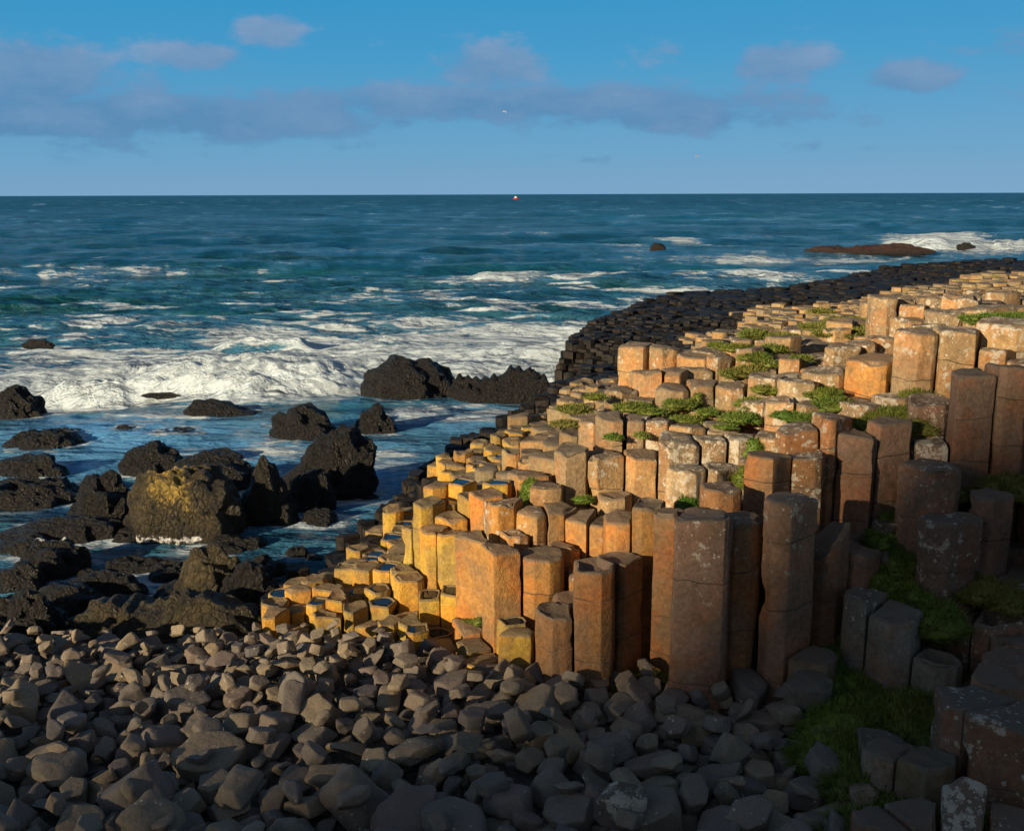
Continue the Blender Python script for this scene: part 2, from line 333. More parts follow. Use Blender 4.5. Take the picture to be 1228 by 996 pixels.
# ---------------------------------------------------------------- columns: where each stands
# (px of top centre, py of top centre, forward distance m, tone, lichen, landmark, label)
HERO = [
 (566,645,7.75,'O',.0,'the broad orange pillar','Broad smooth orange pillar where the yellow steps meet the tall wall'),
 (600,657,7.45,'O',.0,'the long ochre pillar','Long ochre pillar with a chipped grey top beside the broad orange one'),
 (649,662,7.5,'O',.05,'the wide plain pillar','Wide plain ochre pillar with one cracked joint near its top'),
 (678,652,7.85,'O',.05,'the slim recessed pillar','Slim recessed orange pillar squeezed behind the reddish hollow-topped one'),
 (707,676,6.95,'B',.0,'the reddish hollow-topped pillar','Reddish pillar with a hollowed broken top standing forward of the tall wall'),
 (671,729,6.95,'B',.0,'the short red stub','Short red pillar stub leaning on the side of the hollow-topped pillar'),
 (747,618,7.5,'O',.25,'the twice-jointed pillar','Orange pillar with two cracked joints and lichen flecks on its crown'),
 (775,601,7.45,'O',.2,'the narrow straight pillar','Narrow straight brown-orange pillar with a dark joint at mid height'),
 (803,612,7.1,'B',.15,'the crumbling pillar','Narrow crumbling pillar pressed against the left side of the great dark one'),
 (843,618,6.7,'K',.3,'the great dark pillar','Great free-standing dark pillar with a pale lichened top and a black shaded side'),
 (866,581,7.35,'B',.35,'the tall brown pillar','Tall lichen-topped brown pillar rising behind the great dark one'),
 (922,545,7.6,'B',.25,'the lichen-capped tall pillar','Tall reddish pillar with a pale lichen cap beside a dark vertical crack'),
 (950,596,6.8,'K',.3,'the black-sided pillar','Pillar with a lichened reddish front and pitch-black right side'),
 (1000,498,8.2,'B',.7,'the heavily spotted pillar','Tall pillar with thick white lichen running down its left edge'),
 (957,512,8.2,'B',.55,'the slender spotted pillar','Slender spotted pillar left of the one with lichen down its edge'),
 (1029,518,7.9,'K',.1,'the pale-edged pillar','Dull brown pillar with a long pale smooth left face'),
 (1064,505,7.95,'K',.15,'the twin dim pillar','Dim brown pillar at the head of the green grassy gully'),
 (990,642,7.1,'K',.2,'the slant-topped pillar','Shorter pillar with a slanting top and white lichen on its shoulder'),
 (1028,654,7.2,'K',.05,'the smooth grey pillar','Smooth grey-brown pillar at the left side of the grassy gully'),
 (1114,556,7.4,'K',.4,'the blocky gully pillar','Blocky dark pillar with lichen along its front rim above the gully'),
 (1141,619,7.0,'K',.35,'the stepped gully pillar','Dark pillar with a lichened left corner one step below the blocky one'),
 (1192,590,7.2,'K',.2,'the pitted square pillar','Squarish pitted dark pillar under a tuft of dark grass'),
 (1074,625,7.65,'K',.5,'the little capped stub','Little stub with a white lichen cap at the edge of the gully grass'),
 (1165,446,8.0,'K',.05,'the tallest dark pillar','Tallest dark purple-brown pillar with a smooth flat top near the right edge'),
 (1214,438,7.95,'K',.05,'the pillar at the right edge','Very tall dark pillar cut by the right edge of the picture'),
 (1116,478,8.5,'K',.55,'the rounded lichened block','Rounded dark block with a ring of white lichen beside the tallest dark pillar'),
 (1122,528,8.1,'K',.75,'the white-spotted stub','Small stub dotted with round white lichen spots below the rounded block'),
 (1034,482,9.2,'L',.6,'the lichen slab by the grass','Low orange block with lichen lumps between green grass patches'),
 (1068,474,9.2,'L',.75,'the crusted block','Low wide block crusted with pale lichen in front of the twin red pillars'),
 (1073,732,6.6,'G',.1,'the stout grey pillar','Stout grey pillar with a jagged crack across its lower third'),
 (1042,712,6.75,'G',.35,'the white-capped grey pillar','Narrow grey pillar with a white cap touching the stout grey one'),
 (1122,788,6.4,'G',.2,'the hollow socket stone','Short grey pillar whose top is broken into a deep dark socket'),
 (1160,738,6.8,'K',.5,'the lichen-shouldered pillar','Short pillar with thick white lichen on its shoulder left of the bowl-topped one'),
 (1192,742,6.7,'K',.45,'the bowl-topped pillar','Dark pillar with a wide black bowl in its top'),
 (1215,763,6.5,'K',.1,'the flat ledge stone','Flat dark ledge stone below the bowl-topped pillar'),
 (1212,786,6.2,'K',.3,'the lower ledge stone','Dark ledge stone stepped below and before the flat one'),
 (1196,808,5.95,'K',.15,'the purple step','Flat purple-grey step behind the big red-fronted pillar'),
 (1167,836,5.3,'K',.3,'the red-fronted pillar','Big near pillar with a rusty red front and flat grey top'),
 (1212,856,5.05,'K',.4,'the near corner pillar','Big near pillar at the right edge with a smooth top and white flecks'),
 (1072,896,5.25,'G',.1,'the cracked bollard','Small rounded grey pillar split by vertical cracks in the lower grass'),
 (1108,904,5.1,'G',.1,'the round-headed bollard','Round-headed grey pillar standing in the lower grass'),
 (1095,972,4.7,'K',.1,'the bottom grey stub','Grey stub at the bottom edge left of the white-patched one'),
 (1060,982,4.65,'K',.1,'the bottom left stub','Dull grey stub at the bottom edge next to the loose beach stones'),
 (1158,972,4.6,'K',.95,'the white-patched stub','Sunken stub with a big white triangular patch at the bottom edge'),
 (1210,984,4.5,'K',.4,'the bottom corner stub','Rounded stub with a pale rim in the bottom right corner'),
 (975,783,6.6,'G',.1,'the leaning beach-side block','Grey block tilted at the foot of the slant-topped pillar'),
 (967,815,6.3,'G',.05,'the low grass-side pillar','Low pale-edged pillar where the beach meets the gully grass'),
 (1052,884,5.55,'G',.3,'the thin grass stub','Thin grey stub half buried in gully grass'),
 (1215,696,7.0,'K',.3,'the pinkish edge stub','Short pinkish stub among grass at the right edge'),
 (521,757,7.95,'Y',.0,'the pool-topped column','Short yellow column holding a round rain pool beside the loose stones'),
 (535,773,7.6,'Y',.0,'the faceted yellow stub','Faceted yellow-brown stub in front of the pool-topped column'),
 (568,773,7.35,'Y',.0,'the tan six-sided stub','Tan six-sided stub at the foot of the tall ochre wall'),
 (584,788,7.15,'Y',.0,'the lowest tan stub','Lowest tan stub touching the dark beach stones'),
 (562,748,7.7,'O',.0,'the mossy flat stub','Flat orange stub with a tuft of moss against the broad orange pillar'),
 (538,805,7.25,'Y',.0,'the half-buried stub','Half-buried brown stub between loose stones and the tan stubs'),
 (538,706,8.3,'Y',.0,'the double pool column','Yellow column with a dark pool under the broad orange pillar'),
 (519,713,8.3,'Y',.0,'the smaller pool column','Smaller yellow column with a round pool beside the double pool column'),
 (1102,396,9.6,'L',.35,'the left red twin','Tall reddish pillar with a lichened lid, left of the upper red group'),
 (1147,393,9.5,'L',.7,'the spotted red pillar','Tall red pillar thick with round white lichen spots on the upper edge'),
 (1205,385,9.6,'L',.7,'the wide spotted block','Wide red block dotted with white lichen below the grassy top ledge'),
 (1178,368,11.2,'L',.5,'the long top ledge','Long pale ledge block on the highest crest'),
 (1133,372,11.2,'L',.5,'the crest block','Pale lichened crest block at the left end of the top ledge'),
 (1046,428,10.3,'O',.2,'the bright orange cube','Bright orange cube-like block with a black shadowed right side'),
 (1010,414,11.3,'L',.55,'the squat crest block','Squat pale block behind the bright orange cube'),
 (988,443,10.6,'L',.6,'the spotted middle block','Spotted block wedged left of the bright orange cube'),
 (960,456,10.2,'L',.65,'the wide pale block','Wide low block streaked with pale lichen above the grass'),
 (916,449,10.8,'L',.5,'the left pale block','Lichened orange block at the left end of the middle row'),
 (877,461,11.0,'L',.35,'the second terrace block','Orange terrace block with a tilted flat top and white lower edge'),
 (842,458,11.2,'L',.3,'the third terrace block','Orange terrace block beside a narrow grassy cleft'),
 (808,463,11.2,'L',.3,'the terrace edge block','Squarish orange terrace block with grass at its left foot'),
 (778,445,12.0,'L',.25,'the raised terrace block','Raised reddish terrace block with a long flat top'),
 (803,443,12.0,'L',.25,'the raised terrace neighbour','Reddish flat-topped block joined to the raised terrace block'),
 (750,466,11.9,'L',.2,'the terrace corner block','Plain orange block at the seaward corner of the terrace'),
 (836,425,12.8,'L',.4,'the upper lichened block','Upper terrace block with mottled lichen beside the grass slope'),
 (686,536,9.3,'L',.3,'the blotched pillar','Orange pillar marked by big round white lichen blotches'),
 (728,546,9.1,'L',.35,'the paired pillar','Thick orange pillar with a sunken joint left of a black crack'),
 (770,544,9.1,'L',.35,'the cracked-side pillar','Orange pillar standing between two narrow black cracks'),
 (812,524,9.0,'L',.65,'the finely spotted pillar','Pillar peppered with tiny white lichen dots left of a deep black crack'),
 (852,524,9.1,'L',.75,'the lichen-streaked slab','Flat-faced pillar with a drooping pale lichen streak'),
 (889,523,9.1,'L',.75,'the pale crusted slab','Flat-faced pillar crusted pale beside the green tuft'),
 (938,478,9.8,'L',.7,'the grassy step block','Pale block stepping down into the bright grass'),
 (968,483,9.7,'L',.6,'the broken corner block','Pale block with a broken overhanging corner above grass'),
 (825,508,9.7,'L',.45,'the left flat slab','Thin flat grey slab lying behind the finely spotted pillar'),
 (862,508,9.75,'L',.45,'the right flat slab','Thin flat grey slab behind the lichen-streaked pillar'),
 (760,500,10.1,'L',.35,'the lumpy step','Lumpy orange step with lichen below the terrace edge'),
 (735,498,10.1,'L',.3,'the low lumpy step','Low orange step left of the lumpy one'),
 (924,521,8.9,'L',.5,'the small lichened stub','Small pale stub above the lichen-capped tall pillar'),
 (606,600,8.5,'O',.35,'the ledge stub','Small lichened stub at the left end of the wall ledge'),
 (636,612,8.35,'O',.35,'the ledge pillar','Short orange ledge pillar with lichen flecks on its rim'),
 (671,608,8.4,'O',.2,'the ledge middle pillar','Orange ledge pillar right of a black crack'),
 (700,618,8.1,'O',.15,'the overhanging pillar','Orange pillar with an overhanging dark-cornered top'),
 (724,624,8.0,'O',.2,'the chipped pillar','Small orange pillar with a chipped corner beside the twice-jointed one'),
 (737,590,8.8,'L',.3,'the flat collar','Flat collar-like block under the paired pillar'),
 (587,590,9.2,'O',.05,'the tan shoulder pillar','Tan orange pillar on the shoulder above the yellow steps'),
 (552,577,9.7,'Y',.0,'the yellow pool ledge','Pale yellow ledge column with a blue pool on the skyline of the steps'),
 (529,580,9.8,'Y',.0,'the yellow skyline column','Bright yellow column standing at the seaward end of the pool ledge'),
 (515,600,9.2,'Y',.0,'the tall yellow column','Tall bright yellow column rising from the yellow steps'),
 (525,633,8.8,'Y',.0,'the square yellow column','Square-looking yellow column below the tall yellow one'),
 (544,637,8.65,'Y',.0,'the tan corner column','Tan yellow column at the foot of the orange shoulder'),
 (538,618,9.0,'Y',.0,'the inner yellow column','Yellow column tucked between taller yellow neighbours'),
 (598,602,8.8,'L',.6,'the lichen-topped shoulder','Low orange stub with a crumbly white lichen top'),
 (648,580,9.5,'O',.2,'the mossy-side block','Orange block with bright moss growing on its left'),
]
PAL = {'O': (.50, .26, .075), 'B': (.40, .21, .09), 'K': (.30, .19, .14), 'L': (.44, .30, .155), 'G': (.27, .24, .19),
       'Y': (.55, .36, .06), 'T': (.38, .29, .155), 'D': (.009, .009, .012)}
# height controls for everything between: (px, py, z, tone)
CTRL = [(350,735,.80,'Y'),(390,700,.85,'Y'),(430,700,.95,'Y'),(400,725,.85,'Y'),(440,735,.85,'Y'),(480,740,.85,'Y'),(470,715,.95,'Y'),(490,690,1.0,'Y'),
 (470,650,.85,'Y'),(450,670,.8,'Y'),(500,655,1.0,'Y'),(420,668,.45,'D'),(440,645,.3,'D'),(490,625,.85,'Y'),(480,600,.3,'D'),(505,590,.35,'D'),(505,570,.3,'D'),
 (350,720,.3,'D'),(380,700,.35,'D'),(400,680,.3,'D'),(540,555,.3,'D'),(570,535,.4,'D'),(600,530,.55,'D'),(625,520,.4,'D'),(600,545,.6,'D'),(520,690,1.0,'Y'),(500,672,.95,'Y'),
 (610,545,1.5,'Y'),(640,548,2.1,'T'),(625,535,1.5,'Y'),(650,520,1.6,'Y'),(680,510,1.85,'T'),(700,495,1.8,'T'),(720,480,1.6,'T'),(690,500,1.6,'T'),(650,535,1.9,'T'),(720,490,1.9,'T'),(670,520,1.9,'T'),(600,555,1.6,'Y'),
 (740,475,1.5,'T'),(660,500,1.1,'T'),(690,482,1.1,'T'),(600,565,1.8,'T'),(660,560,2.3,'L'),(700,520,2.35,'T'),(690,515,2.2,'T'),(735,505,2.5,'L'),
 (690,455,.2,'D'),(700,440,.75,'D'),(680,436,.7,'D'),(740,440,.7,'D'),(740,405,.95,'D'),(790,420,.85,'D'),(800,383,1.05,'D'),(860,400,.85,'D'),(880,372,.9,'D'),
 (940,372,.9,'D'),(950,355,.8,'D'),(1010,360,1.1,'D'),(1060,350,1.0,'D'),(1060,332,.6,'D'),(1110,335,.9,'D'),(1180,325,1.0,'D'),(1240,320,1.1,'D'),(1225,317,1.1,'D'),
 (870,405,1.15,'T'),(920,385,1.3,'T'),(980,370,1.45,'T'),(900,398,1.6,'T'),(960,385,1.7,'T'),(1040,374,2.1,'T'),(1100,355,2.1,'T'),(1060,362,1.75,'T'),(1170,347,2.7,'T'),(1200,355,3.0,'L'),(1228,340,2.7,'T'),
 (1228,330,1.9,'T'),(1130,345,1.8,'T'),(1330,345,2.8,'T'),(1330,325,1.6,'D'),(1080,378,3.45,'L'),(1020,393,3.35,'L'),(950,402,3.1,'L'),(900,415,3.05,'L'),(870,430,3.0,'L'),(960,420,3.25,'L'),
 (1110,375,3.55,'L'),(1200,362,3.8,'L'),(1300,370,3.9,'L'),(1300,430,3.6,'K'),(1300,590,2.6,'K'),(1300,700,2.0,'K'),(1300,800,1.7,'K'),(1300,900,1.3,'K'),
 (1090,650,1.5,'K'),(1090,690,1.3,'K'),(1110,740,1.2,'K'),(1150,700,1.45,'K'),(1200,660,1.7,'K'),(1000,790,1.0,'G'),(1010,850,.8,'G'),(1080,850,.95,'G'),(1100,960,.5,'K'),(1150,930,.6,'K'),(1040,920,.6,'G'),(1200,930,.7,'K'),
 (1020,640,1.6,'K'),(1060,590,2.0,'K')]
class Seed: pass
def ymap(y, tone=''):
    if y > 7.8: y = 7.8 + (y-7.8)*(.8 if tone == 'Y' else .62)
    return y + 2.3 if y > 7.5 else 9.8 - (7.5-y)*1.24
seeds = []
for px, py, y, tone, li, short, label in HERO:
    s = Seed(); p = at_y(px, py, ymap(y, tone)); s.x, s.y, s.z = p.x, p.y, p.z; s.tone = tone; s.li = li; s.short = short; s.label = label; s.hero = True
    seeds.append(s)
ctl = [(s.x, s.y, s.z, s.tone, s.li) for s in seeds]
for px, py, z, tone in CTRL:
    p = at_z(px, py, z); ctl.append((p.x, p.y, z, tone, .35 if tone == 'L' else .12 if tone in 'K' else .03))
cx = np.array([c[0] for c in ctl]); cy = np.array([c[1] for c in ctl]); cz = np.array([c[2] for c in ctl])
HN = len(seeds)
def field(x, y):
    d2 = (cx-x)**2 + (cy-y)**2 + .02
    k = d2**-2.0; j = int(np.argmin(d2)); zz = float((k*cz).sum()/k.sum())
    if j < HN and ctl[j][3] not in 'YT':
        o = np.argsort(d2[:HN])[:3]; zz = min(float(cz[i]) for i in o if d2[i] < .55 or i == j) + .02
    return zz, ctl[j][3], ctl[j][4], math.sqrt(d2[j])
OUT = [(330,765,.7),(325,735,.3),(345,712,.2),(385,690,.2),(405,662,.2),(432,640,.2),(470,612,.2),(480,590,.2),(500,568,.2),(530,552,.2),(550,535,.2),(590,520,.2),(640,508,.2),
 (668,492,.2),(700,472,.1),(705,458,.1),(672,446,.3),(668,432,.6),(700,410,.5),(735,392,.5),(765,378,.5),(800,366,.5),(850,357,.5),(930,353,.5),(1000,347,.5),(1020,332,.4),(1060,328,.4),(1130,326,.5),(1170,321,.6),(1228,316,.8),
 (1330,312,.8),(1600,330,.8)]
FRONT = [(1900,620,.8),(1900,1100,.7),(1250,1250,.7),(1030,1100,.7),(1030,975,.7),(1036,930,.7),(1000,885,.7),(955,850,.7),(905,812,.7),(850,836,.7),(790,812,.7),(760,806,.7),(700,826,.7),(650,824,.7),(610,808,.7),(560,812,.7),(520,806,.7),(490,770,.7),(440,752,.7),(380,752,.7)]
poly = [at_z(a, b, c).to_2d() for a, b, c in OUT] + [at_z(a, b, c).to_2d() for a, b, c in FRONT]
PX = np.array([p.x for p in poly]); PY = np.array([p.y for p in poly])
def inside(x, y):
    x2 = np.roll(PX, -1); y2 = np.roll(PY, -1); c = ((PY > y) != (y2 > y)) & (x < (x2-PX)*(y-PY)/(y2-PY+1e-12)+PX)
    return bool(c.sum() & 1)
print('POLY', [(round(p.x,1), round(p.y,1)) for p in poly])
hx = np.array([s.x for s in seeds]); hy = np.array([s.y for s in seeds])
def spacing(x, y): return .255 if (y < 16.5 and x < 0.1) else .335 if y < 15.5 else .31 if y < 30 else .42 if y < 44 else .62
accept = []; grid = {}
def near_ok(x, y, r):
    gx, gy = int(x//1), int(y//1)
    for a in range(gx-1, gx+2):
        for b_ in range(gy-1, gy+2):
            for (u, v) in grid.get((a, b_), ()):
                if (u-x)**2+(v-y)**2 < r*r: return False
    return True
def put(x, y): grid.setdefault((int(x//1), int(y//1)), []).append((x, y))
for s in seeds: put(s.x, s.y)
rs = random.Random(3)
for y0, y1, st in ((4.5, 16, .13), (16, 36, .16), (36, 46, .26), (46, 95, .38)):
    pts = []
    yy = y0
    while yy < y1:
        xx = -6
        while xx < .62*yy+4:
            pts.append((xx + rs.uniform(-.5, .5)*st, yy + rs.uniform(-.5, .5)*st)); xx += st
        yy += st
    rs.shuffle(pts)
    for x, y in pts:
        sp_ = spacing(x, y)
        if 17 < y < 36 and field(x, y)[1] == 'D': sp_ = .265
        hd = float(((hx-x)**2+(hy-y)**2).min())**.5 if y < 20 else 9
        if hd < (.225 if x > .2 else .22) or not near_ok(x, y, sp_*.84) or not inside(x, y): continue
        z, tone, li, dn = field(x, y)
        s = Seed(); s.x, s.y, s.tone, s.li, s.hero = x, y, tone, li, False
        jit = .13 if y < 16 else .07 if tone == 'D' else .12
        if tone == 'Y' or (tone == 'D' and y < 18): jit = .07
        if tone == 'G': jit = .08
        s.z = z + rs.gauss(0, jit) - (.06 if y < 16 and tone in 'OBLK' else 0)
        if y < 15.5 and tone in 'OBLK': s.z = z - abs(rs.gauss(0, .15))
        if y < 9.05 and x > 2.0: s.z = .80 + rs.gauss(0, .07); s.tone = 'G'
        elif tone == 'T' and y > 16: s.z = z + rs.gauss(0, .065)
        elif tone == 'L' and y > 12.5: s.z = z + rs.gauss(0, .08)
        elif tone == 'D' and y > 18: s.z = z + rs.gauss(0, .04)
        put(x, y); seeds.append(s)
print('SEEDS', len(seeds))
# voronoi cells by half-plane clipping; a ring of ghost seeds is made from outside jitter so that the border cells close
sx = [s.x for s in seeds]; sy = [s.y for s in seeds]
ghost = []
for i in range(len(poly)):
    a, b_ = poly[i], poly[(i+1) % len(poly)]; L = (b_-a).length; n = max(1, int(L/.35)); nrm = Vector(((b_-a).y, -(b_-a).x)).normalized()
    for k in range(n):
        p = a.lerp(b_, k/n)
        for sg in (-.22, .22):
            g_ = p + nrm*sg
            if not inside(g_.x, g_.y): ghost.append((g_.x, g_.y))
AX = np.array(sx+[g_[0] for g_ in ghost]); AY = np.array(sy+[g_[1] for g_ in ghost])
WT = {'the great dark pillar': 0.226, 'the black-sided pillar': 0.211, 'the stout grey pillar': 0.234, 'the blocky gully pillar': 0.257, 'the stepped gully pillar': 0.250,
      'the tallest dark pillar': 0.250, 'the pillar at the right edge': 0.250, 'the red-fronted pillar': 0.296, 'the near corner pillar': 0.281, 'the wide plain pillar': 0.211, 'the reddish hollow-topped pillar': 0.218,
      'the finely spotted pillar': 0.218, 'the raised terrace block': 0.234, 'the bright orange cube': 0.257, 'the wide spotted block': 0.281, 'the spotted red pillar': 0.234, 'the wide pale block': 0.234, 'the bowl-topped pillar': 0.234,
      'the crumbling pillar': 0.133, 'the slim recessed pillar': 0.133, 'the tall brown pillar': 0.203, 'the rounded lichened block': 0.234, 'the long top ledge': 0.312}
WR = np.array([(WT.get(getattr(s, 'short', ''), .195 if s.hero else .17))**2 for s in seeds] + [.17**2]*len(ghost))
def cell(i):
    x, y = AX[i], AY[i]; d = (AX-x)**2+(AY-y)**2; idx = np.argpartition(d, 22)[:22]; idx = idx[np.argsort(d[idx])]
    R0 = .75*spacing(x, y) if i >= len(seeds) or not seeds[i].hero else (1.22 if seeds[i].y < 9.9 else 1.36)*WR[i]**.5
    P = [(x+R0*math.cos(k*math.pi/5), y+R0*math.sin(k*math.pi/5)) for k in range(10)]
    for j in idx:
        if j == i: continue
        nx, ny = AX[j]-x, AY[j]-y; fw = .5 + (WR[i]-WR[j])/(2*(nx*nx+ny*ny)); fw = min(.8, max(.2, fw)); mx, my = x+nx*fw, y+ny*fw; Q = []
        for k in range(len(P)):
            p, q_ = P[k], P[(k+1) % len(P)]
            dp = (p[0]-mx)*nx+(p[1]-my)*ny; dq = (q_[0]-mx)*nx+(q_[1]-my)*ny
            if dp <= 0: Q.append(p)
            if (dp < 0) != (dq < 0) and dp != dq:
                t = dp/(dp-dq); Q.append((p[0]+t*(q_[0]-p[0]), p[1]+t*(q_[1]-p[1])))
        P = Q
        if len(P) < 3: return None, idx
    # merge very short edges
    k = 0
    while len(P) > 4 and k < len(P):
        p, q_ = P[k], P[(k+1) % len(P)]
        if math.hypot(p[0]-q_[0], p[1]-q_[1]) < .055:
            P[k] = ((p[0]+q_[0])/2, (p[1]+q_[1])/2); P.pop((k+1) % len(P)); k = 0
        else: k += 1
    return P, idx
POOLS = {'the pool-topped column', 'the double pool column', 'the smaller pool column', 'the yellow pool ledge'}
BOWL = {'the hollow socket stone', 'the bowl-topped pillar', 'the reddish hollow-topped pillar'}
def col_mesh(s, P, zb, lod):
    """tapered prism with worn rim, joints and a dished top -> verts, faces, pool ring"""
    rr = random.Random(int(abs(s.x*7919+s.y*104729)*10))
    c = Vector((sum(p[0] for p in P)/len(P), sum(p[1] for p in P)/len(P)))
    seg = (4, 2, 1)[lod]; gap = (.008, .009, .008)[lod] + rr.random()*.008
    ring = []
    n = len(P)
    for k in range(n):
        p0, p1, p2 = Vector(P[k-1]), Vector(P[k]), Vector(P[(k+1) % n])
        f = rr.uniform(.025, .06)
        if lod < 2:
            a = p1.lerp(p0, f); b_ = p1.lerp(p2, f); ring += [a, (a+b_)/2*.55+p1*.45, b_]
            nx = p2.lerp(p1, .12)
            for t in range(1, seg): ring.append(b_.lerp(nx, t/seg))
        else: ring.append(p1)
    out = []
    for p in ring:
        d = p-c; L = d.length; out.append(c + d*(max(.3, (L-gap)/L)))
    ring = out; m = len(ring)
    top = s.z; H = top-zb
    pool = getattr(s, 'pool', False); bowl = getattr(s, 'bowl', False)
    sl = Vector((rr.uniform(-.10, .10), rr.uniform(-.10, .10)))
    if pool or lod == 2: sl *= .4
    if getattr(s, 'short', '') == 'the slant-topped pillar': sl = Vector((.9, .1))
    if getattr(s, 'short', '') == 'the white-patched stub': sl = Vector((.3, .6))
    dish = rr.uniform(-.025, .035)
    if pool: dish = .06
    if bowl: dish = .16
    zs = [(top-.0, .89), (top-.004, .945), (top-.013, .982), (top-.032, 1.0)]
    if lod == 2: zs = [(top, .90), (top-.03, 1.0)]
    joints = []
    z = top - rr.uniform(.25, .6)
    while z > zb+.1:
        if rr.random() < (.95 if s.tone in 'KBLG' else .7): joints.append(z)
        z -= rr.uniform(.25, .7) if s.tone != 'O' else rr.uniform(.5, 1.1)
    lev = list(zs); step = (.10, .2, 9)[lod]
    if lod < 2:
        z = top-.035-step; js = 1.0
        ji = 0
        while z > zb:
            while ji < len(joints) and joints[ji] > z:
                jz = joints[ji]; jw = .006; 
                lev += [(jz+jw, js), (jz, js-.075)]; js = max(.92, min(1.0, js + rr.uniform(-.04, .04))); lev.append((jz-jw, js)); ji += 1
            lev.append((z, js)); z -= step
    lev = [l for l in lev if l in zs or all(abs(l[0]-jz) > .04 or abs(l[0]-jz) < .007 for jz in joints)]
    jt = {jz: (rr.uniform(-.12, .12), rr.uniform(-.12, .12)) for jz in joints}
    lev.append((zb, 1.0))
    lev = [l for i, l in enumerate(lev) if i == 0 or l[0] <= lev[i-1][0]]
    V = []; F = []
    amp = (.013, .011, 0)[lod]; off = Vector((rr.uniform(-9, 9), rr.uniform(-9, 9), rr.uniform(-9, 9)))
    # top: centre and inner rings
    def topz(p, z, fr):
        d = p-c
        zz = z + sl.dot(d)*1.0 + dish*(fr**2 - 1)*(1 if not bowl else 1.0)
        if lod < 2: zz += noise.noise(Vector((p.x*9, p.y*9, s.z*3))+off)*.012 + min(0, noise.noise(Vector((p.x*5, p.y*5, 7))+off)+.15)*.10*(1 if fr > .7 else 0)
        return zz
    V.append((c.x, c.y, topz(c, top, 0)))
    inner = (.25, .5, .7, .80) if lod == 0 else (.4, .75) if lod == 1 else ()
    if pool: inner = (.3, .5, .6, .7, .80)
    def tz(p, z, fr):
        if pool:
            d = p-c; base = top + sl.dot(d)*.3
            return base - .045*(1 if fr < .5 else max(0, (.82-fr)/.32)) + (noise.noise(Vector((p.x*9, p.y*9, 0))+off)*.006)
        if bowl:
            d = p-c; return top + sl.dot(d)*.6 - (.22 if s.tone == 'G' or s.short == 'the bowl-topped pillar' else .07)*max(0, min(1, (.78-fr)/.3)) + noise.noise(Vector((p.x*9, p.y*9, 0))+off)*.02
        return topz(p, z, fr)
    if pool or bowl: V[0] = (c.x, c.y, tz(c, top, 0))
    rings = 0
    for fr in inner:
        for p in ring:
            w_ = 1 + noise.noise(Vector((p.x*4, p.y*4, 3))+off)*.15*(1-fr)
            q_ = c+(p-c)*fr*w_; V.append((q_.x, q_.y, tz(q_, top, fr)))
        rings += 1
    for (z, sc_) in lev:
        fade = max(0, 1-(top-z)/.25)
        near_j = next((jz for jz in joints if abs(jz-z) < .007), None) if lod < 2 else None
        for p in ring:
            q_ = c+(p-c)*sc_
            if amp and z > zb:
                d = (p-c).normalized(); nn = noise.noise(Vector((q_.x*6, q_.y*6, z*2.2))+off)*amp + noise.noise(Vector((q_.x*17, q_.y*17, z*11))+off)*amp*.5
                if z < top-.01: nn += min(0, noise.noise(Vector((q_.x*3.2, q_.y*3.2, z*3.5))+off)+.30)*.13
                q_ = q_ + d*nn
            zz = z
            if z > zb: zz = z + (tz(q_, 0, .92)-(0 if not (pool or bowl) else top))*fade if not (pool or bowl) else z + sl.dot(p-c)*.3*fade
            if near_j is not None: zz += jt[near_j][0]*(q_.x-c.x)+jt[near_j][1]*(q_.y-c.y)+noise.noise(Vector((q_.x*9, q_.y*9, near_j*5))+off)*.022
            V.append((q_.x, q_.y, zz))
        rings += 1
    s.topn = 1+m*(len(inner)+(3 if lod < 2 else 1))
    for k in range(m): F.append((0, 1+k, 1+(k+1) % m))
    for r_ in range(rings-1):
        a = 1+r_*m; b_ = a+m
        for k in range(m): F.append((a+k, b_+k, b_+(k+1) % m, a+(k+1) % m))
    F.append(tuple(1+(rings-1)*m+k for k in reversed(range(m))))
    pv = None
    if pool:
        pv = []; mr_ = min((p-c).length for p in ring)
        for p in ring:
            d_ = p-c; q_ = c+d_.normalized()*(.5*mr_+.5*d_.length)*.74; pv.append((q_.x, q_.y, top-.009))
    return V, F, pv
built = []
rp = random.Random(11)
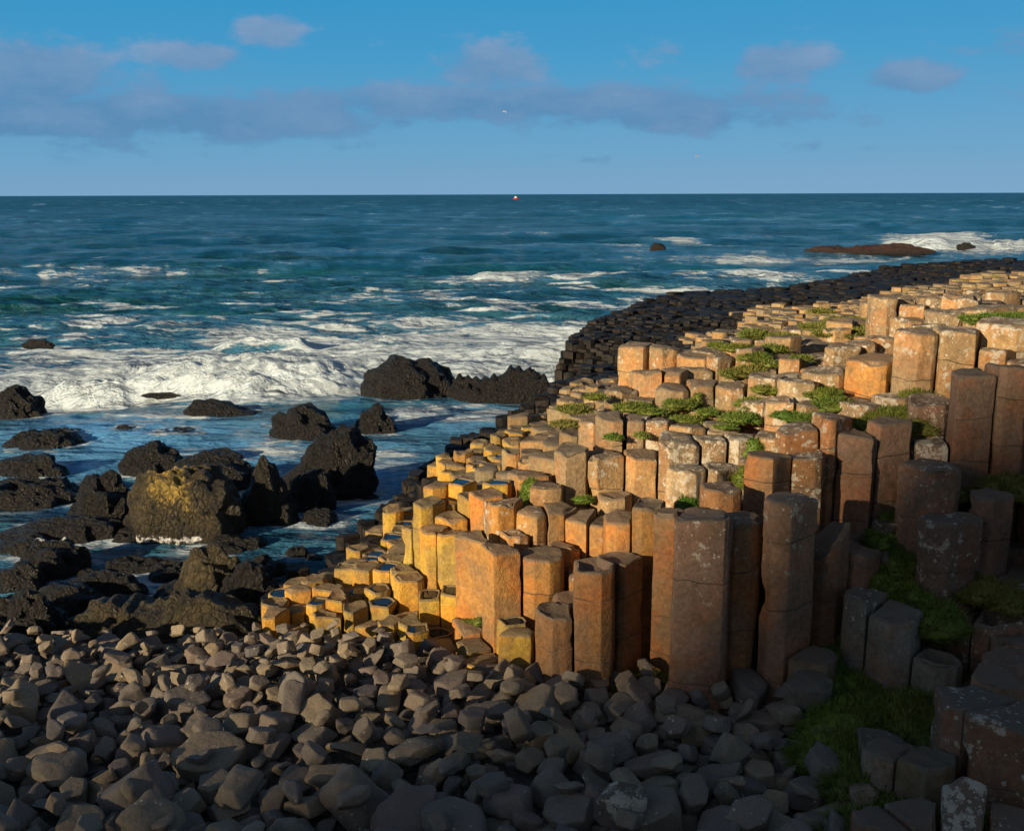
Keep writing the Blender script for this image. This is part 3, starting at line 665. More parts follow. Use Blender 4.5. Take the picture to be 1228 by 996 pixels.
for i, s in enumerate(seeds):
    P, idx = cell(i)
    if P is None or len(P) < 3: continue
    if s.z < -.25: continue
    ar = abs(sum(P[k][0]*P[(k+1) % len(P)][1]-P[(k+1) % len(P)][0]*P[k][1] for k in range(len(P))))/2
    if ar < .02: continue
    nb = [seeds[j].z for j in idx[1:8] if j < len(seeds)]; edge = any(j >= len(seeds) for j in idx[:9])
    zb = min(nb+[s.z])-.3
    if edge or (s.y < 12.5): zb = min(zb, .1 if s.y < 11.3 else -.5)
    zb = max(min(zb, s.z-.4), -.6)
    s.pool = (s.hero and s.short in POOLS) or (not s.hero and s.tone == 'Y' and s.y < 14 and rp.random() < .28)
    s.bowl = s.hero and s.short in BOWL
    lod = 0 if s.y < 13.5 else 1 if s.y < 24 else 2
    V, F, pv = col_mesh(s, P, zb, lod)
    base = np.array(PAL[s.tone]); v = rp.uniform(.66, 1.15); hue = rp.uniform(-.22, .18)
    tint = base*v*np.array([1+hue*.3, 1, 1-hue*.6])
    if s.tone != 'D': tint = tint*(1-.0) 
    Vn = np.array(V)
    li = max(0, min(1, s.li+rp.uniform(-.12, .12)))
    t4 = np.ones((len(V), 4), dtype=np.float32); t4[:, :3] = tint
    # tidal black on what stands low
    dark = np.clip((.42+.10*np.sin(s.x*3)+ (0.0) - Vn[:, 2])/.22, 0, 1)[:, None] if s.y > 10.6 else np.zeros((len(V), 1))
    t4[:, :3] = t4[:, :3]*(1-dark)+np.array([.03, .028, .03])*dark
    p4 = np.ones((len(V), 4), dtype=np.float32)
    p4[:, 0] = li*np.clip(1.15-(s.z-Vn[:, 2])/1.3, .25, 1); p4[:, 1] = 1.0 if s.tone == 'D' else .15; p4[:, 2] = 0; p4[:s.topn, 2] = 1
    s.geo = (V, F, pv, t4, p4); built.append(s)
print('BUILT', len(built))
# which columns show largest: cast the picture's own rays at all of them
allV = []; allF = []; own = []
for k, s in enumerate(built):
    o = len(allV); allV += s.geo[0]; allF += [tuple(a+o for a in f) for f in s.geo[1]]; own += [k]*len(s.geo[1])
bvh = BVHTree.FromPolygons(allV, allF)
cnt = np.zeros(len(built)); O = Vector((0, 0, CZ))
for py in range(300, 996, 4):
    for px in range(330, 1228, 4):
        h = bvh.ray_cast(O, ray(px, py).normalized())
        if h[2] is not None: cnt[own[h[2]]] += 1
order = np.argsort(-cnt)
indiv = set(int(k) for k in order[:298] if cnt[k] > 2) | {k for k, s in enumerate(built) if s.hero}
while len(indiv) > 298:
    indiv.remove(min((k for k in indiv if not built[k].hero), key=lambda k: cnt[k]))
heroes = [s for s in built if s.hero]
for px_, py_, z_, nm in [(620,512,.4,'the channel behind the long serrated rock'),(590,535,.5,'the black shelf beside the channel'),(545,560,.3,'the low wet rocks of the channel'),(470,600,.3,'the foam streak by the yellow steps'),(680,438,.9,'the tip of the black headland'),
     (740,400,1.1,'the seaward rim of the black headland'),(800,375,1.2,'the back rim of the black headland'),(760,440,.8,'the black apron under the terrace'),(850,400,1,'the middle of the black headland'),(900,360,1,'the black far shore'),(1030,340,1.1,'the foam gap in the far shore'),
     (350,720,.5,'the seaward end of the yellow steps'),(400,700,.9,'the low yellow steps'),(440,735,.9,'the dark hollow in the yellow steps'),(470,690,1,'the middle yellow steps'),(460,650,.8,'the upper yellow steps'),(1150,345,2.6,'the far tan pavement'),(960,375,1.5,'the tan pavement behind the grass'),(690,500,1.7,'the tan tiles before the terrace'),(640,530,1.7,'the tan tiles above the yellow ledge'),(1210,345,3,'the last tan blocks at the right')]:
    h_ = Seed(); p_ = at_z(px_, py_, z_); h_.x, h_.y, h_.z = p_.x, p_.y, p_.z; h_.short = nm; heroes.append(h_)
TN = {'O': 'orange', 'B': 'reddish brown', 'K': 'dull brown', 'L': 'lichened orange', 'G': 'grey', 'Y': 'yellow', 'T': 'tan', 'D': 'wet black'}
used = {}
def auto_label(s, area):
    h = min(heroes, key=lambda t: (t.x-s.x)**2+(t.y-s.y)**2 - (.001 if t.y > s.y else 0))
    a, b_ = proj((s.x, s.y, s.z)), proj((h.x, h.y, h.z)); dx, dy = a[0]-b_[0], a[1]-b_[1]; dd = math.hypot(s.x-h.x, s.y-h.y)
    dr = ('right of' if dx > 0 else 'left of') if abs(dx) > abs(dy)*1.1 else ('just below' if dy > 0 else 'just above')
    nearw = '' if dd < .75 else 'a step ' if dd < 1.3 else 'farther '
    sz = 'broad' if area > 60 else 'small' if area < 18 else 'mid-sized'
    t = 'pool-topped ' if s.pool else ''
    return f"{sz} {t}{TN[s.tone]} column {nearw}{dr} {h.short}".replace('  ', ' ')
def fresh(s, lab):
    if lab not in used: used[lab] = 1; return lab
    for extra in ('second', 'third', 'fourth', 'fifth', 'sixth', 'seventh', 'eighth', 'ninth', 'tenth', 'eleventh', 'twelfth', 'thirteenth', 'fourteenth', 'fifteenth'):
        l2 = extra + ' largest ' + lab
        if l2 not in used: used[l2] = 1; return l2
    return lab
rest = []
for k, s in sorted(enumerate(built), key=lambda t: -cnt[t[0]]):
    if k not in indiv: rest.append(s); continue
    V, F, pv, t4, p4 = s.geo; zb = min(v[2] for v in V)
    Vl = [(v[0]-s.x, v[1]-s.y, v[2]-zb) for v in V]
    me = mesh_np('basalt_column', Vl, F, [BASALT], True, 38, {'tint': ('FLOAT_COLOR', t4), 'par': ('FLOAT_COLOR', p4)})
    o = link('basalt_column', me); o.location = (s.x, s.y, zb)
    lab = s.label if s.hero else ' '.join(fresh(s, auto_label(s, cnt[k])).split()[:16])
    tag(o, lab, 'rock column', kind='thing', group='standing basalt columns of the causeway')
    if pv:
        pm = mesh_np('rain_pool', [(p[0]-s.x, p[1]-s.y, p[2]-zb) for p in pv], [tuple(range(len(pv)))], [POOL], False); link('rain_pool', pm, o)
V = []; F = []; T = []; Pp = []; fm = []
for s in rest:
    o = len(V); V += s.geo[0]; F += [tuple(a+o for a in f) for f in s.geo[1]]; T.append(s.geo[3]); Pp.append(s.geo[4]); fm += [0]*len(s.geo[1])
    if s.geo[2]:
        o = len(V); V += s.geo[2]; F.append(tuple(range(o, o+len(s.geo[2])))); fm.append(1)
        T.append(np.ones((len(s.geo[2]), 4))); Pp.append(np.ones((len(s.geo[2]), 4)))
me = mesh_np('basalt_columns', V, F, [BASALT, POOL], True, 38, {'tint': ('FLOAT_COLOR', np.concatenate(T)), 'par': ('FLOAT_COLOR', np.concatenate(Pp))}, fm)
tag(link('basalt_columns', me), 'thousands of packed small column tops running black and tan to the sea', 'basalt columns', kind='stuff')
print('STUFF COLS', len(rest), 'verts', len(V))

# ---------------------------------------------------------------- ground: beach and sea bed, one sheet
gx = np.concatenate([np.linspace(-60000, -60, 8), np.linspace(-50, -9, 12), np.linspace(-8.5, 8, 84), np.linspace(9, 60, 26), np.linspace(90, 60000, 8)])
gy = np.concatenate([np.linspace(-60000, -60, 8), np.linspace(-50, 2, 20), np.linspace(2.2, 16, 84), np.linspace(17, 100, 34), np.linspace(90, 60000, 8)])
def zb_np(x, y):
    s = np.clip((y + .12*x - 9.2)/2.0, 0, 1); s = s*s*(3-2*s)
    z = .66 - .5*s + .05*np.sin(x*1.3+y) - .1*np.clip(-x-2, 0, 6)*.3
    r_ = np.clip((x-2.9)/2.5, 0, 1)*np.clip((11-y)/1.5, 0, 1); z = z + r_*.15
    dn = np.clip((y + .1*x - 11.2)/1.8, 0, 1); z = z - dn*1.6
    z = z + np.clip((1.5-y)/12, 0, 1)*2.5 + np.clip((-6-y)/60, 0, 1)*2
    return z - .9*np.clip((np.abs(x)+y-40)/60, 0, 1)*(y > 5)
XX, YY = np.meshgrid(gx, gy); ZZ = zb_np(XX, YY)
V = np.stack([XX.ravel(), YY.ravel(), ZZ.ravel()], 1); nx_, ny_ = len(gx), len(gy)
F = [(j*nx_+i, j*nx_+i+1, (j+1)*nx_+i+1, (j+1)*nx_+i) for j in range(ny_-1) for i in range(nx_-1)]
tag(link('ground', mesh_np('ground', V, F, [make_pebble_ground()])), kind='structure')
def zb1(x, y): return float(zb_np(np.array(x), np.array(y)))

# unseen headland behind the photographer, its profile shaped to shade the near beach
eu = Vector((-math.cos(SUN_HD), math.sin(SUN_HD), 0)); eu = Vector((S.y, -S.x, 0)).normalized()
if eu.y < 0: eu = -eu
Sh = Vector((S.x, S.y, 0)).normalized()
DH = 150.0; te = math.tan(SUN_EL)
def uv(p): p = Vector(p); return p.dot(eu), p.z - p.dot(Sh)*te
PROFILE = [(-200, 34), (-80, 24), (-20, 14), (-4, 9), (2, 6.9), (4.2, 6.35), (4.9, 6.2), (5.5, 3.8), (6.3, 2.35), (7.2, 2.0), (7.6, 1.97), (8.4, 1.64), (9.3, 1.45), (12, .4), (16, -4), (30, -36)]
pu = [p[0] for p in PROFILE]; pv_ = [p[1] for p in PROFILE]
us = np.concatenate([np.linspace(-200, -10, 24), np.linspace(-9, 14, 70), np.linspace(15, 40, 12)])
ds = [DH-26, DH-12, DH-4, DH, DH+6, DH+25, DH+70]
V = []
for di, d in enumerate(ds):
    for u in us:
        top = np.interp(u, pu, pv_) + DH*te
        nzv = (noise.noise(Vector((u*.9, di*3.1, 0)))*.35 + noise.noise(Vector((u*3, di, 5)))*.12)*(1 if d == DH else 4)
        f = {0: 0, 1: .45, 2: .85, 3: 1, 4: .97, 5: .8, 6: 0}[di]
        p = eu*u + Sh*d; V.append((p.x, p.y, max(-2, (top+2)*f-2 + nzv*(f if d != DH else 1)) if f else -2.5))
nu = len(us); F = [(j*nu+i, j*nu+i+1, (j+1)*nu+i+1, (j+1)*nu+i) for j in range(len(ds)-1) for i in range(nu-1)]
hm, hnt, hb = mat('headland_turf'); q = NB(hnt); hb.inputs['Roughness'].default_value = .9
q.l(q.mix(q.noise(q.n('ShaderNodeNewGeometry').outputs['Position'], .2, 5).outputs[0], (.05, .07, .02), (.13, .1, .07)), hb.inputs['Base Color'])
tag(link('headland', mesh_np('headland', V, F, [hm])), kind='structure')

# ---------------------------------------------------------------- beach stones
def stone_proto(kind, seed):
    r_ = random.Random(seed); bm = bmesh.new(); pts = []
    if kind == 'block':       # piece of a broken column
        n = r_.choice((5, 6, 6)); h = r_.uniform(.5, .8)
        for z in (-h, h):
            t = Vector((r_.uniform(-.12, .12), r_.uniform(-.12, .12)))
            for k in range(n):
                a = 2*math.pi*k/n + r_.uniform(-.15, .15); rr = r_.uniform(.85, 1.1); pts.append((math.cos(a)*rr+t.x, math.sin(a)*rr+t.y, z+r_.uniform(-.12, .12)))
    elif kind == 'slab':
        for k in range(14):
            a = r_.uniform(0, 6.28); rr = r_.uniform(.8, 1.15); pts.append((math.cos(a)*rr*1.15, math.sin(a)*rr*.85, r_.choice((-1, 1))*r_.uniform(.25, .38)))
    elif kind == 'wedge':
        for x, y, z in ((-1.1,-.8,-.5),(1,-.9,-.5),(1.1,.8,-.5),(-.9,.9,-.5),(-.9,-.7,.25),(-.8,.7,.15),(.6,-.6,.85),(.7,.5,.75),(0,0,.8)):
            pts.append((x+r_.uniform(-.2, .2), y+r_.uniform(-.2, .2), z+r_.uniform(-.15, .15)))
    else:
        n = 22 if kind == 'round' else 12
        for k in range(n):
            v = Vector((r_.gauss(0, 1), r_.gauss(0, 1), r_.gauss(0, 1))).normalized(); pts.append((v.x*1.1, v.y*.95, v.z*.75))
    for p in pts: bm.verts.new(p)
    res = bmesh.ops.convex_hull(bm, input=bm.verts)
    bmesh.ops.delete(bm, geom=[g for g in res['geom_interior'] if isinstance(g, bmesh.types.BMVert)], context='VERTS')
    bmesh.ops.dissolve_limit(bm, angle_limit=R(12), verts=bm.verts, edges=bm.edges)
    bmesh.ops.bevel(bm, geom=bm.edges[:]+bm.verts[:], offset=.12 if kind != 'round' else .22, offset_type='OFFSET', segments=3, profile=.5, affect='EDGES', clamp_overlap=True)
    bmesh.ops.triangulate(bm, faces=[f for f in bm.faces if len(f.verts) > 4])
    bmesh.ops.subdivide_edges(bm, edges=[e for e in bm.edges if e.calc_length() > .4], cuts=2, use_grid_fill=True)
    bmesh.ops.triangulate(bm, faces=bm.faces[:])
    for _ in range(1): bmesh.ops.smooth_vert(bm, verts=bm.verts, factor=.5, use_axis_x=True, use_axis_y=True, use_axis_z=True)
    for v in bm.verts:
        v.co *= 1.02; nn = noise.noise(v.co*1.3+Vector((seed, 0, 0)))*.14 + noise.noise(v.co*4+Vector((0, seed, 0)))*.035
        v.co *= 1+nn
    bmesh.ops.recalc_face_normals(bm, faces=bm.faces)
    me = bpy.data.meshes.new('beach_stone'); bm.to_mesh(me); bm.free()
    me.materials.append(STONE); me.polygons.foreach_set('use_smooth', np.ones(len(me.polygons), dtype=bool)); me.set_sharp_from_angle(angle=R(62))
    return me
kinds = ['block']*11 + ['wedge']*5 + ['round']*4 + ['angular']*5 + ['slab']*2
protos = [(k, stone_proto(k, 10+i)) for i, k in enumerate(kinds)]
pd = []
for k, me in protos:
    v = np.zeros(len(me.vertices)*3, dtype=np.float32); me.vertices.foreach_get('co', v); pd.append((v.reshape(-1, 3), [tuple(p.vertices) for p in me.polygons]))
BE = [(-300,762,.5),(0,768,.45),(75,772,.4),(180,778,.4),(300,770,.5),(330,752,.6),(500,768,.6),(520,800,.7),(580,806,.7),(650,815,.7),(700,822,.7),(780,815,.7),(850,838,.7),(905,815,.7),(950,850,.7),(1000,890,.7),(1036,940,.7),(1030,1020,.7),(1000,1250,.7),(-500,1250,.7)]
bpoly = [at_z(a, b_, c).to_2d() for a, b_, c in BE]; BX = np.array([p.x for p in bpoly]); BY = np.array([p.y for p in bpoly])
def on_beach(x, y):
    x2 = np.roll(BX, -1); y2 = np.roll(BY, -1); c = ((BY > y) != (y2 > y)) & (x < (x2-BX)*(y-BY)/(y2-BY+1e-12)+BX)
    return bool(c.sum() & 1)
rb = random.Random(21)
def stone_T(x, y, r_, zf, flat=False):
    e = Euler((rb.gauss(0, .35), rb.gauss(0, .35), rb.uniform(0, 6.28)))
    scv = Vector((r_*rb.uniform(.85, 1.35), r_*rb.uniform(.75, 1.1), r_*rb.uniform(.6, 1.0)))
    return Matrix.Translation((x, y, zb1(x, y)+zf)) @ e.to_matrix().to_4x4() @ Matrix.Diagonal((*scv, 1))
stones = []      # (matrix, proto index, radius)
def scatter(n, rfun, k, zf, layer):
    g2 = {}; got = 0
    for _ in range(n):
        y = rb.uniform(4.4, 12.6); x = rb.uniform(-9.5, 4.4)
        if not on_beach(x, y): continue
        r_ = rfun(x, y); ok = True
        for a in range(int(x//.5)-1, int(x//.5)+2):
            for b_ in range(int(y//.5)-1, int(y//.5)+2):
                for (u, v, q_) in g2.get((a, b_), ()):
                    if (u-x)**2+(v-y)**2 < ((r_+q_)*k)**2: ok = False
        if not ok: continue
        g2.setdefault((int(x//.5), int(y//.5)), []).append((x, y, r_)); got += 1
        stones.append((stone_T(x, y, r_, zf(r_)), rb.randrange(len(protos)), r_, x, y))
    print('layer', layer, got)
def rbase(x, y): return max(.07, (.20 - .026*max(0, y-6.9)))
def rjit(x, y):
    q_ = rb.random(); return rbase(x, y)*(rb.uniform(1.0, 1.4) if q_ < .3 else rb.uniform(.55, .95))
scatter(9000, lambda x, y: rbase(x, y)*rb.uniform(.45, .8), .72, lambda r_: r_*.1, 0)
scatter(16000, rjit, .80, lambda r_: .08+r_*.32, 1)
scatter(1400, lambda x, y: rbase(x, y)*rb.uniform(.5, .8), 1.4, lambda r_: .2+r_*.5, 2)
V = []; F = []; own = []
for k, (M, pi, r_, x, y) in enumerate(stones):
    m3 = np.array(M); o = len(V); v = pd[pi][0] @ m3[:3, :3].T + m3[:3, 3]; V += v.tolist(); F += [tuple(a+o for a in f) for f in pd[pi][1]]; own += [k]*len(pd[pi][1])
bvh2 = BVHTree.FromPolygons(V, F); cnt2 = np.zeros(len(stones))
for py in range(730, 996, 3):
    for px in range(0, 1100, 3):
        d_ = ray(px, py).normalized(); h = bvh2.ray_cast(O, d_)
        if h[2] is not None:
            h1 = bvh.ray_cast(O, d_)
            if h1[3] is None or h1[3] > h[3]: cnt2[own[h[2]]] += 1
ordr = np.argsort(-cnt2); keep = [int(k) for k in ordr[:295] if cnt2[k] > 2]
LMK = [(10,985,'the bottom left corner'),(20,860,'the left edge'),(30,770,'the black shore boulders'),(120,800,'the long brown-ended boulder'),(330,760,'the first yellow steps'),(430,760,'the yellow steps'),
       (500,790,'the pool-topped column'),(584,800,'the lowest tan stub'),(671,830,'the short red stub'),(707,825,'the reddish hollow-topped pillar'),(790,815,'the dark grassy foot of the wall'),(845,840,'the great dark pillar'),
       (945,850,'the black-sided pillar'),(975,890,'the gully grass'),(1030,975,'the bottom left stub'),(850,985,'the bottom edge at right'),(600,985,'the bottom edge at centre'),(300,985,'the bottom edge at left'),(750,960,'the lichen-speckled round stone'),(260,880,'the middle of the shaded stones'),
       (560,880,'the stones before the ochre wall'),(400,850,'the sun-lit stones'),(180,850,'the two hexagonal stones'),(700,900,'the shaded stones before the red stub'),(480,930,'the central shaded stones'),(130,930,'the near left stones')]
KN = {'block': 'six-sided', 'wedge': 'wedge-shaped', 'round': 'rounded', 'angular': 'angular', 'slab': 'flat'}
ul = set(); Vs = []; Fs = []
ks = set(keep)
for k in keep:
    M, pi, r_, x, y = stones[k]; o = link('beach_stone', protos[pi][1]); o.matrix_world = M
    a = proj(M.translation); L = min(LMK, key=lambda l: (l[0]-a[0])**2+(l[1]-a[1])**2); dx, dy = a[0]-L[0], a[1]-L[1]
    dr = ('right of' if dx > 0 else 'left of') if abs(dx) > abs(dy) else ('below' if dy > 0 else 'above'); d_ = math.hypot(dx, dy)
    sz = 'large' if cnt2[k] > 110 else 'medium' if cnt2[k] > 45 else 'small'
    how = 'close' if d_ < 30 else 'not far' if d_ < 65 else 'well'
    lab = f"{sz} {KN[protos[pi][0]]} stone {how} {dr} {L[2]}"
    if lab in ul:
        for ex in ('second one', 'third one', 'lower of the pair', 'farther one', 'partly covered', 'leaning on its neighbour'):
            if lab+', '+ex not in ul: lab = lab+', '+ex; break
    lab = ' '.join(lab.split()[:16])
    ul.add(lab); tag(o, lab, 'stone', 'loose basalt stones of the beach')
for k, (M, pi, r_, x, y) in enumerate(stones):
    if k in ks: continue
    m3 = np.array(M); o = len(Vs); Vs += (pd[pi][0] @ m3[:3, :3].T + m3[:3, 3]).tolist(); Fs += [tuple(a+o for a in f) for f in pd[pi][1]]
tag(link('beach_stones', mesh_np('beach_stones', Vs, Fs, [STONE], True, 48)), 'small loose stones filling the gaps of the boulder beach', 'stones', kind='stuff')
# one lichen-speckled round stone of the foreground
pr = pd[[k for k, _ in protos].index('round')]; ls = at_z(750, 962, 1.0)
o = link('beach_stone', mesh_np('beach_stone', [(v[0]*.19, v[1]*.17, v[2]*.19) for v in pr[0]], pr[1], [BASALT], True, 62,
    {'tint': ('FLOAT_COLOR', np.tile((.17, .14, .13, 1), (len(pr[0]), 1))), 'par': ('FLOAT_COLOR', np.tile((.95, .1, 0, 1), (len(pr[0]), 1)))}))
o.location = ls; tag(o, 'rounded beach stone thickly speckled with white lichen near the bottom edge', 'stone', 'loose basalt stones of the beach')
# ---------------------------------------------------------------- dark boulders in the water
def boulder(px, py, wpx, hpx, label, zb=0.0, seed=1, dep=.8, kind='dome', yel=0, foam=0, brown=0, sub=6, group='dark boulders in the surf', name='boulder', cat='boulder'):
    wpx *= 1.13 if wpx > 45 else 1; hpx *= 1.08; c = at_z(px, py, zb); t = proj(c)[2]; wx = wpx*t/FPX/2; hz = hpx*t/FPX*1.0
    # height: part of the seen height comes from the top's depth
    hz = max(.05, hz*.92); wy = max(wx*dep, .12)
    bm = bmesh.new(); bmesh.ops.create_icosphere(bm, subdivisions=sub, radius=1)
    r_ = random.Random(seed); off = Vector((seed*3.1, seed*1.7, seed*.9)); sz = max(wx, .3)
    f1 = 1.3
    for v in bm.verts:
        p = v.co.copy(); n = p.normalized()
        k = 1 + noise.noise(p*f1+off)*.16 + noise.noise(p*2.7+off)*.13
        # blocky faces
        pw = Vector((n.x*wx, n.y*wy, n.z*hz))
        k += (noise.voronoi(pw*2.2+off)[0][0]-.35)*-.20/max(.6, sz); k += abs(noise.noise(pw*3.1+off))*-.10/max(.5, sz)
        cellv = noise.voronoi(pw*7.5+off)[0]; k += -(cellv[0]-.3)*.05/max(.5, sz)
        k += noise.noise(pw*16+off)*.018/max(.4, sz)
        q_ = n*k
        if kind == 'wedge': q_.z *= (1.0 - .55*q_.x)*.72
        if kind == 'wedgeL': q_.z *= (1.0 + .55*q_.x)*.72
        if kind == 'point': 
            q_.z = q_.z*1.05 if q_.z < 0 else q_.z*(1.25-.55*math.hypot(q_.x, q_.y)); 
        if kind == 'long': q_.z = q_.z*(.72+.18*math.sin(q_.x*4+seed)+abs(noise.noise(Vector((q_.x*7, seed, 0))))*.25)
        if kind == 'flat': q_.z = max(-.4, min(q_.z, .62+noise.noise(p*3+off)*.35+noise.noise(p*7+off)*.2))
        if kind == 'lean': q_.x += .45*q_.z
        v.co = Vector((q_.x*wx, q_.y*wy, q_.z*hz if q_.z > 0 else q_.z*hz*.5))
    me = bpy.data.meshes.new(name); bm.to_mesh(me); bm.free(); me.materials.append(REEF if 'reddish' in label else BOULDER)
    n = len(me.vertices); co = np.zeros(n*3, dtype=np.float32); me.vertices.foreach_get('co', co); co = co.reshape(-1, 3)
    top = co[:, 2]/hz; xx = co[:, 0]/wx
    ya = np.clip(yel*np.exp(-((xx+.12)**2/.4))*np.clip((top-.15)*2.2, 0, 1), 0, 1)
    fo = np.clip(foam*np.clip(1-np.abs(top-.12)/.18, 0, 1), 0, 1)*(xx < .4) if foam < 2 else np.clip((top-.7)*4, 0, 1)*.85
    p4 = np.stack([ya, fo, np.clip(brown*np.clip((top+.1)*2, 0, 1), 0, 1), np.ones(n)], 1).astype(np.float32)
    a = me.attributes.new('par', 'FLOAT_COLOR', 'POINT'); a.data.foreach_set('color', p4.ravel())
    me.polygons.foreach_set('use_smooth', np.ones(len(me.polygons), dtype=bool))
    o = link(name, me); o.location = (c.x, c.y+wy*.75, zb-.02*hz); o.rotation_euler.z = 0
    if zb < .03 and wx > .2: BPOS.append((c.x, c.y+wy*.75, (wx+wy)/2))
    return tag(o, label, cat, group)
BPOS = []
B = boulder
B(490,482,105,52,'domed black boulder in the surf, left of the long serrated one',seed=2,kind='dome')
B(607,489,128,58,'long serrated black rock in white surf before the headland',seed=31,kind='long',dep=.45)
B(362,530,78,44,'blunt black boulder behind the big leaning one',seed=4)
B(385,600,112,92,'big leaning black boulder at the centre of the cove',seed=5,kind='lean',dep=.7)
B(448,522,50,36,'small pointed black boulder right of the big leaning one',seed=6,kind='point')
B(262,500,84,24,'low wedge rock sloping down to the right behind the cove',seed=7,kind='wedge',dep=.5)
B(176,571,80,36,'rounded black boulder in blue water above the yellow-topped one',seed=8)
B(245,592,104,44,'dark boulder hiding behind the yellow-topped one',seed=9)
B(264,554,50,16,'low dark rock behind the yellow-topped boulder',seed=10,dep=.6)
B(115,632,84,62,'grey-black dome boulder left of the yellow-topped one',seed=11)
B(214,655,134,104,'great boulder with a yellow lichen crown and foam at its foot',seed=12,yel=.85,foam=.75,brown=.75,dep=.75)
B(316,635,76,74,'pointed black boulder right of the yellow-topped one',seed=13,kind='point',brown=.2)
B(372,618,58,56,'low black boulder under the big leaning one',seed=14)
B(382,634,50,22,'small dark wet rock at the edge of the white foam',seed=15,kind='dome')
B(250,728,92,78,'brown-topped boulder with a black right flank by the beach',seed=16,brown=.9,zb=.05)
B(292,742,80,66,'black bulky boulder right of the brown-topped one',seed=17,zb=.05)
B(190,772,230,66,'long lumpy boulder with a brown left end beside the beach',seed=18,kind='long',brown=.6,dep=.42,zb=.1)
B(55,655,150,38,'long low black ridge of rock at the left shore',seed=19,kind='wedgeL',dep=.4)
B(55,698,86,46,'black boulder with a splash of foam on top',seed=20,foam=2)
B(126,722,84,38,'black slab boulder between the foam-topped one and the beach',seed=22,dep=.55)
B(18,770,90,62,'black boulder in the deep shade at the left edge near the beach',seed=23,zb=.1)
B(12,505,66,40,'black cliff-like rock at the left edge before the breaking wave',seed=24,kind='dome')
B(28,573,88,26,'smooth whale-backed black rock at the left edge',seed=25,kind='dome',dep=.5)
B(40,540,84,22,'ragged flat reef rock above the whale-backed one',seed=26,kind='flat',dep=.8)
B(84,523,44,10,'thin flat reef rock in blue water',seed=27,kind='flat',dep=.6)
B(18,612,110,36,'ragged dark reef below the whale-backed rock',seed=28,kind='flat',dep=.9)
B(62,596,60,10,'flat weedy rock between reef and dome boulder',seed=36,kind='flat',dep=.8)
B(147,520,28,10,'tiny round rock alone in the blue water',seed=29,sub=4)
B(210,525,46,11,'tiny flat rock washed by foam right of the lone round one',seed=30,sub=5,kind='flat',foam=.6)
B(197,476,60,5,'low dark rock line just before the breaking wave',seed=32,sub=4,kind='flat',dep=.3)
B(150,470,60,6,'low black rock under the left end of the breaking wave',seed=33,sub=4,kind='flat',dep=.3)
B(44,416,42,9,'small rock awash in the open water at left',seed=34,sub=5,dep=.4)
B(790,301,22,10,'tiny far rock ringed by foam in mid-sea',seed=35,sub=4,dep=.6)
B(1045,304,132,15,'long low reddish reef far out beside the far breaker',seed=37,sub=6,kind='long',dep=.12,brown=1.0)
B(1160,299,24,9,'far rock tip inside the big far breaker',seed=38,sub=4,dep=.4)
B(335,700,50,30,'small black rock between the pool and the yellow steps',seed=39,sub=5)
B(310,690,40,26,'small wet black rock behind the bulky boulder',seed=40,sub=5)
B(355,672,36,20,'small black rock at the lip of the foam',seed=41,sub=5,kind='flat')
B(160,690,70,18,'low wet rock between dome boulder and slab boulder',seed=42,sub=5,kind='flat')
B(205,700,70,22,'low dark rock under the yellow-topped boulder',seed=43,sub=5,kind='flat')
B(70,740,90,36,'dark rounded shore rock above the left beach stones',seed=44,sub=5,zb=.05)
B(440,600,34,5,'thin wet rock barely above the channel water',seed=45,sub=4,kind='flat')
B(520,560,30,5,'flat wet rock awash beside the black low columns',seed=46,sub=4,kind='flat')
for n_, (a_, b_, c_, d_, l_) in enumerate([(20,670,70,22,'flat black rock under the long low ridge at the left edge'),(90,735,60,30,'black rock nested between the slab boulder and the beach'),(150,742,60,24,'dark rock behind the long lumpy boulder'),
     (205,728,60,26,'black rock left of the brown-topped boulder'),(335,722,46,26,'black rock right of the bulky boulder'),(15,715,60,34,'black rock mass at the left edge below the long ridge'),(150,655,44,20,'low black rock between dome boulder and yellow-topped one'),
     (268,668,60,20,'wet black rock at the right foot of the yellow-topped boulder'),(300,662,44,16,'small wet rock before the pointed boulder'),(105,700,40,16,'little black rock beside the foam-topped boulder'),(345,745,40,20,'little black rock touching the yellow steps'),(375,676,30,12,'tiny black rock at the seaward end of the yellow steps')]):
    B(a_, b_, c_, d_, l_, seed=50+n_, sub=5, dep=.9)
B(320,748,60,22,'black wet rock beside the first yellow steps',seed=47,sub=5,zb=.1)

# ---------------------------------------------------------------- sea
na, nr = 760, 900
ang = np.linspace(R(-46), R(46), na); rad = np.concatenate([np.linspace(8.0, 11, 30), 11*(70/11)**(np.linspace(.0, 1, nr-230)[1:]), 70*(60000/70)**(np.linspace(0, 1, 202)[1:]**1.35)])
nr = len(rad); A, Rr = np.meshgrid(ang, rad); X = Rr*np.sin(A); Y = Rr*np.cos(A)
def stroke(px, py, rx, ry, a, rot=0):
    c = at_z(px, py); t = proj(c)[2]; wx = rx*t/FPX; ya = at_z(px, py-ry).y; yb = at_z(px, py+ry).y; wy = (ya-yb)/2
    dx = X-c.x; dy = Y-c.y; cr, sr = math.cos(rot), math.sin(rot); u = dx*cr+dy*sr; v = -dx*sr+dy*cr
    return a*np.exp(-((u/wx)**2+(v/wy)**2))
H = np.zeros_like(X); swf = 1
shel = np.clip((Y-22-.25*X)/8, .12, 1)     # calm inside the cove
rw = np.random.RandomState(5)
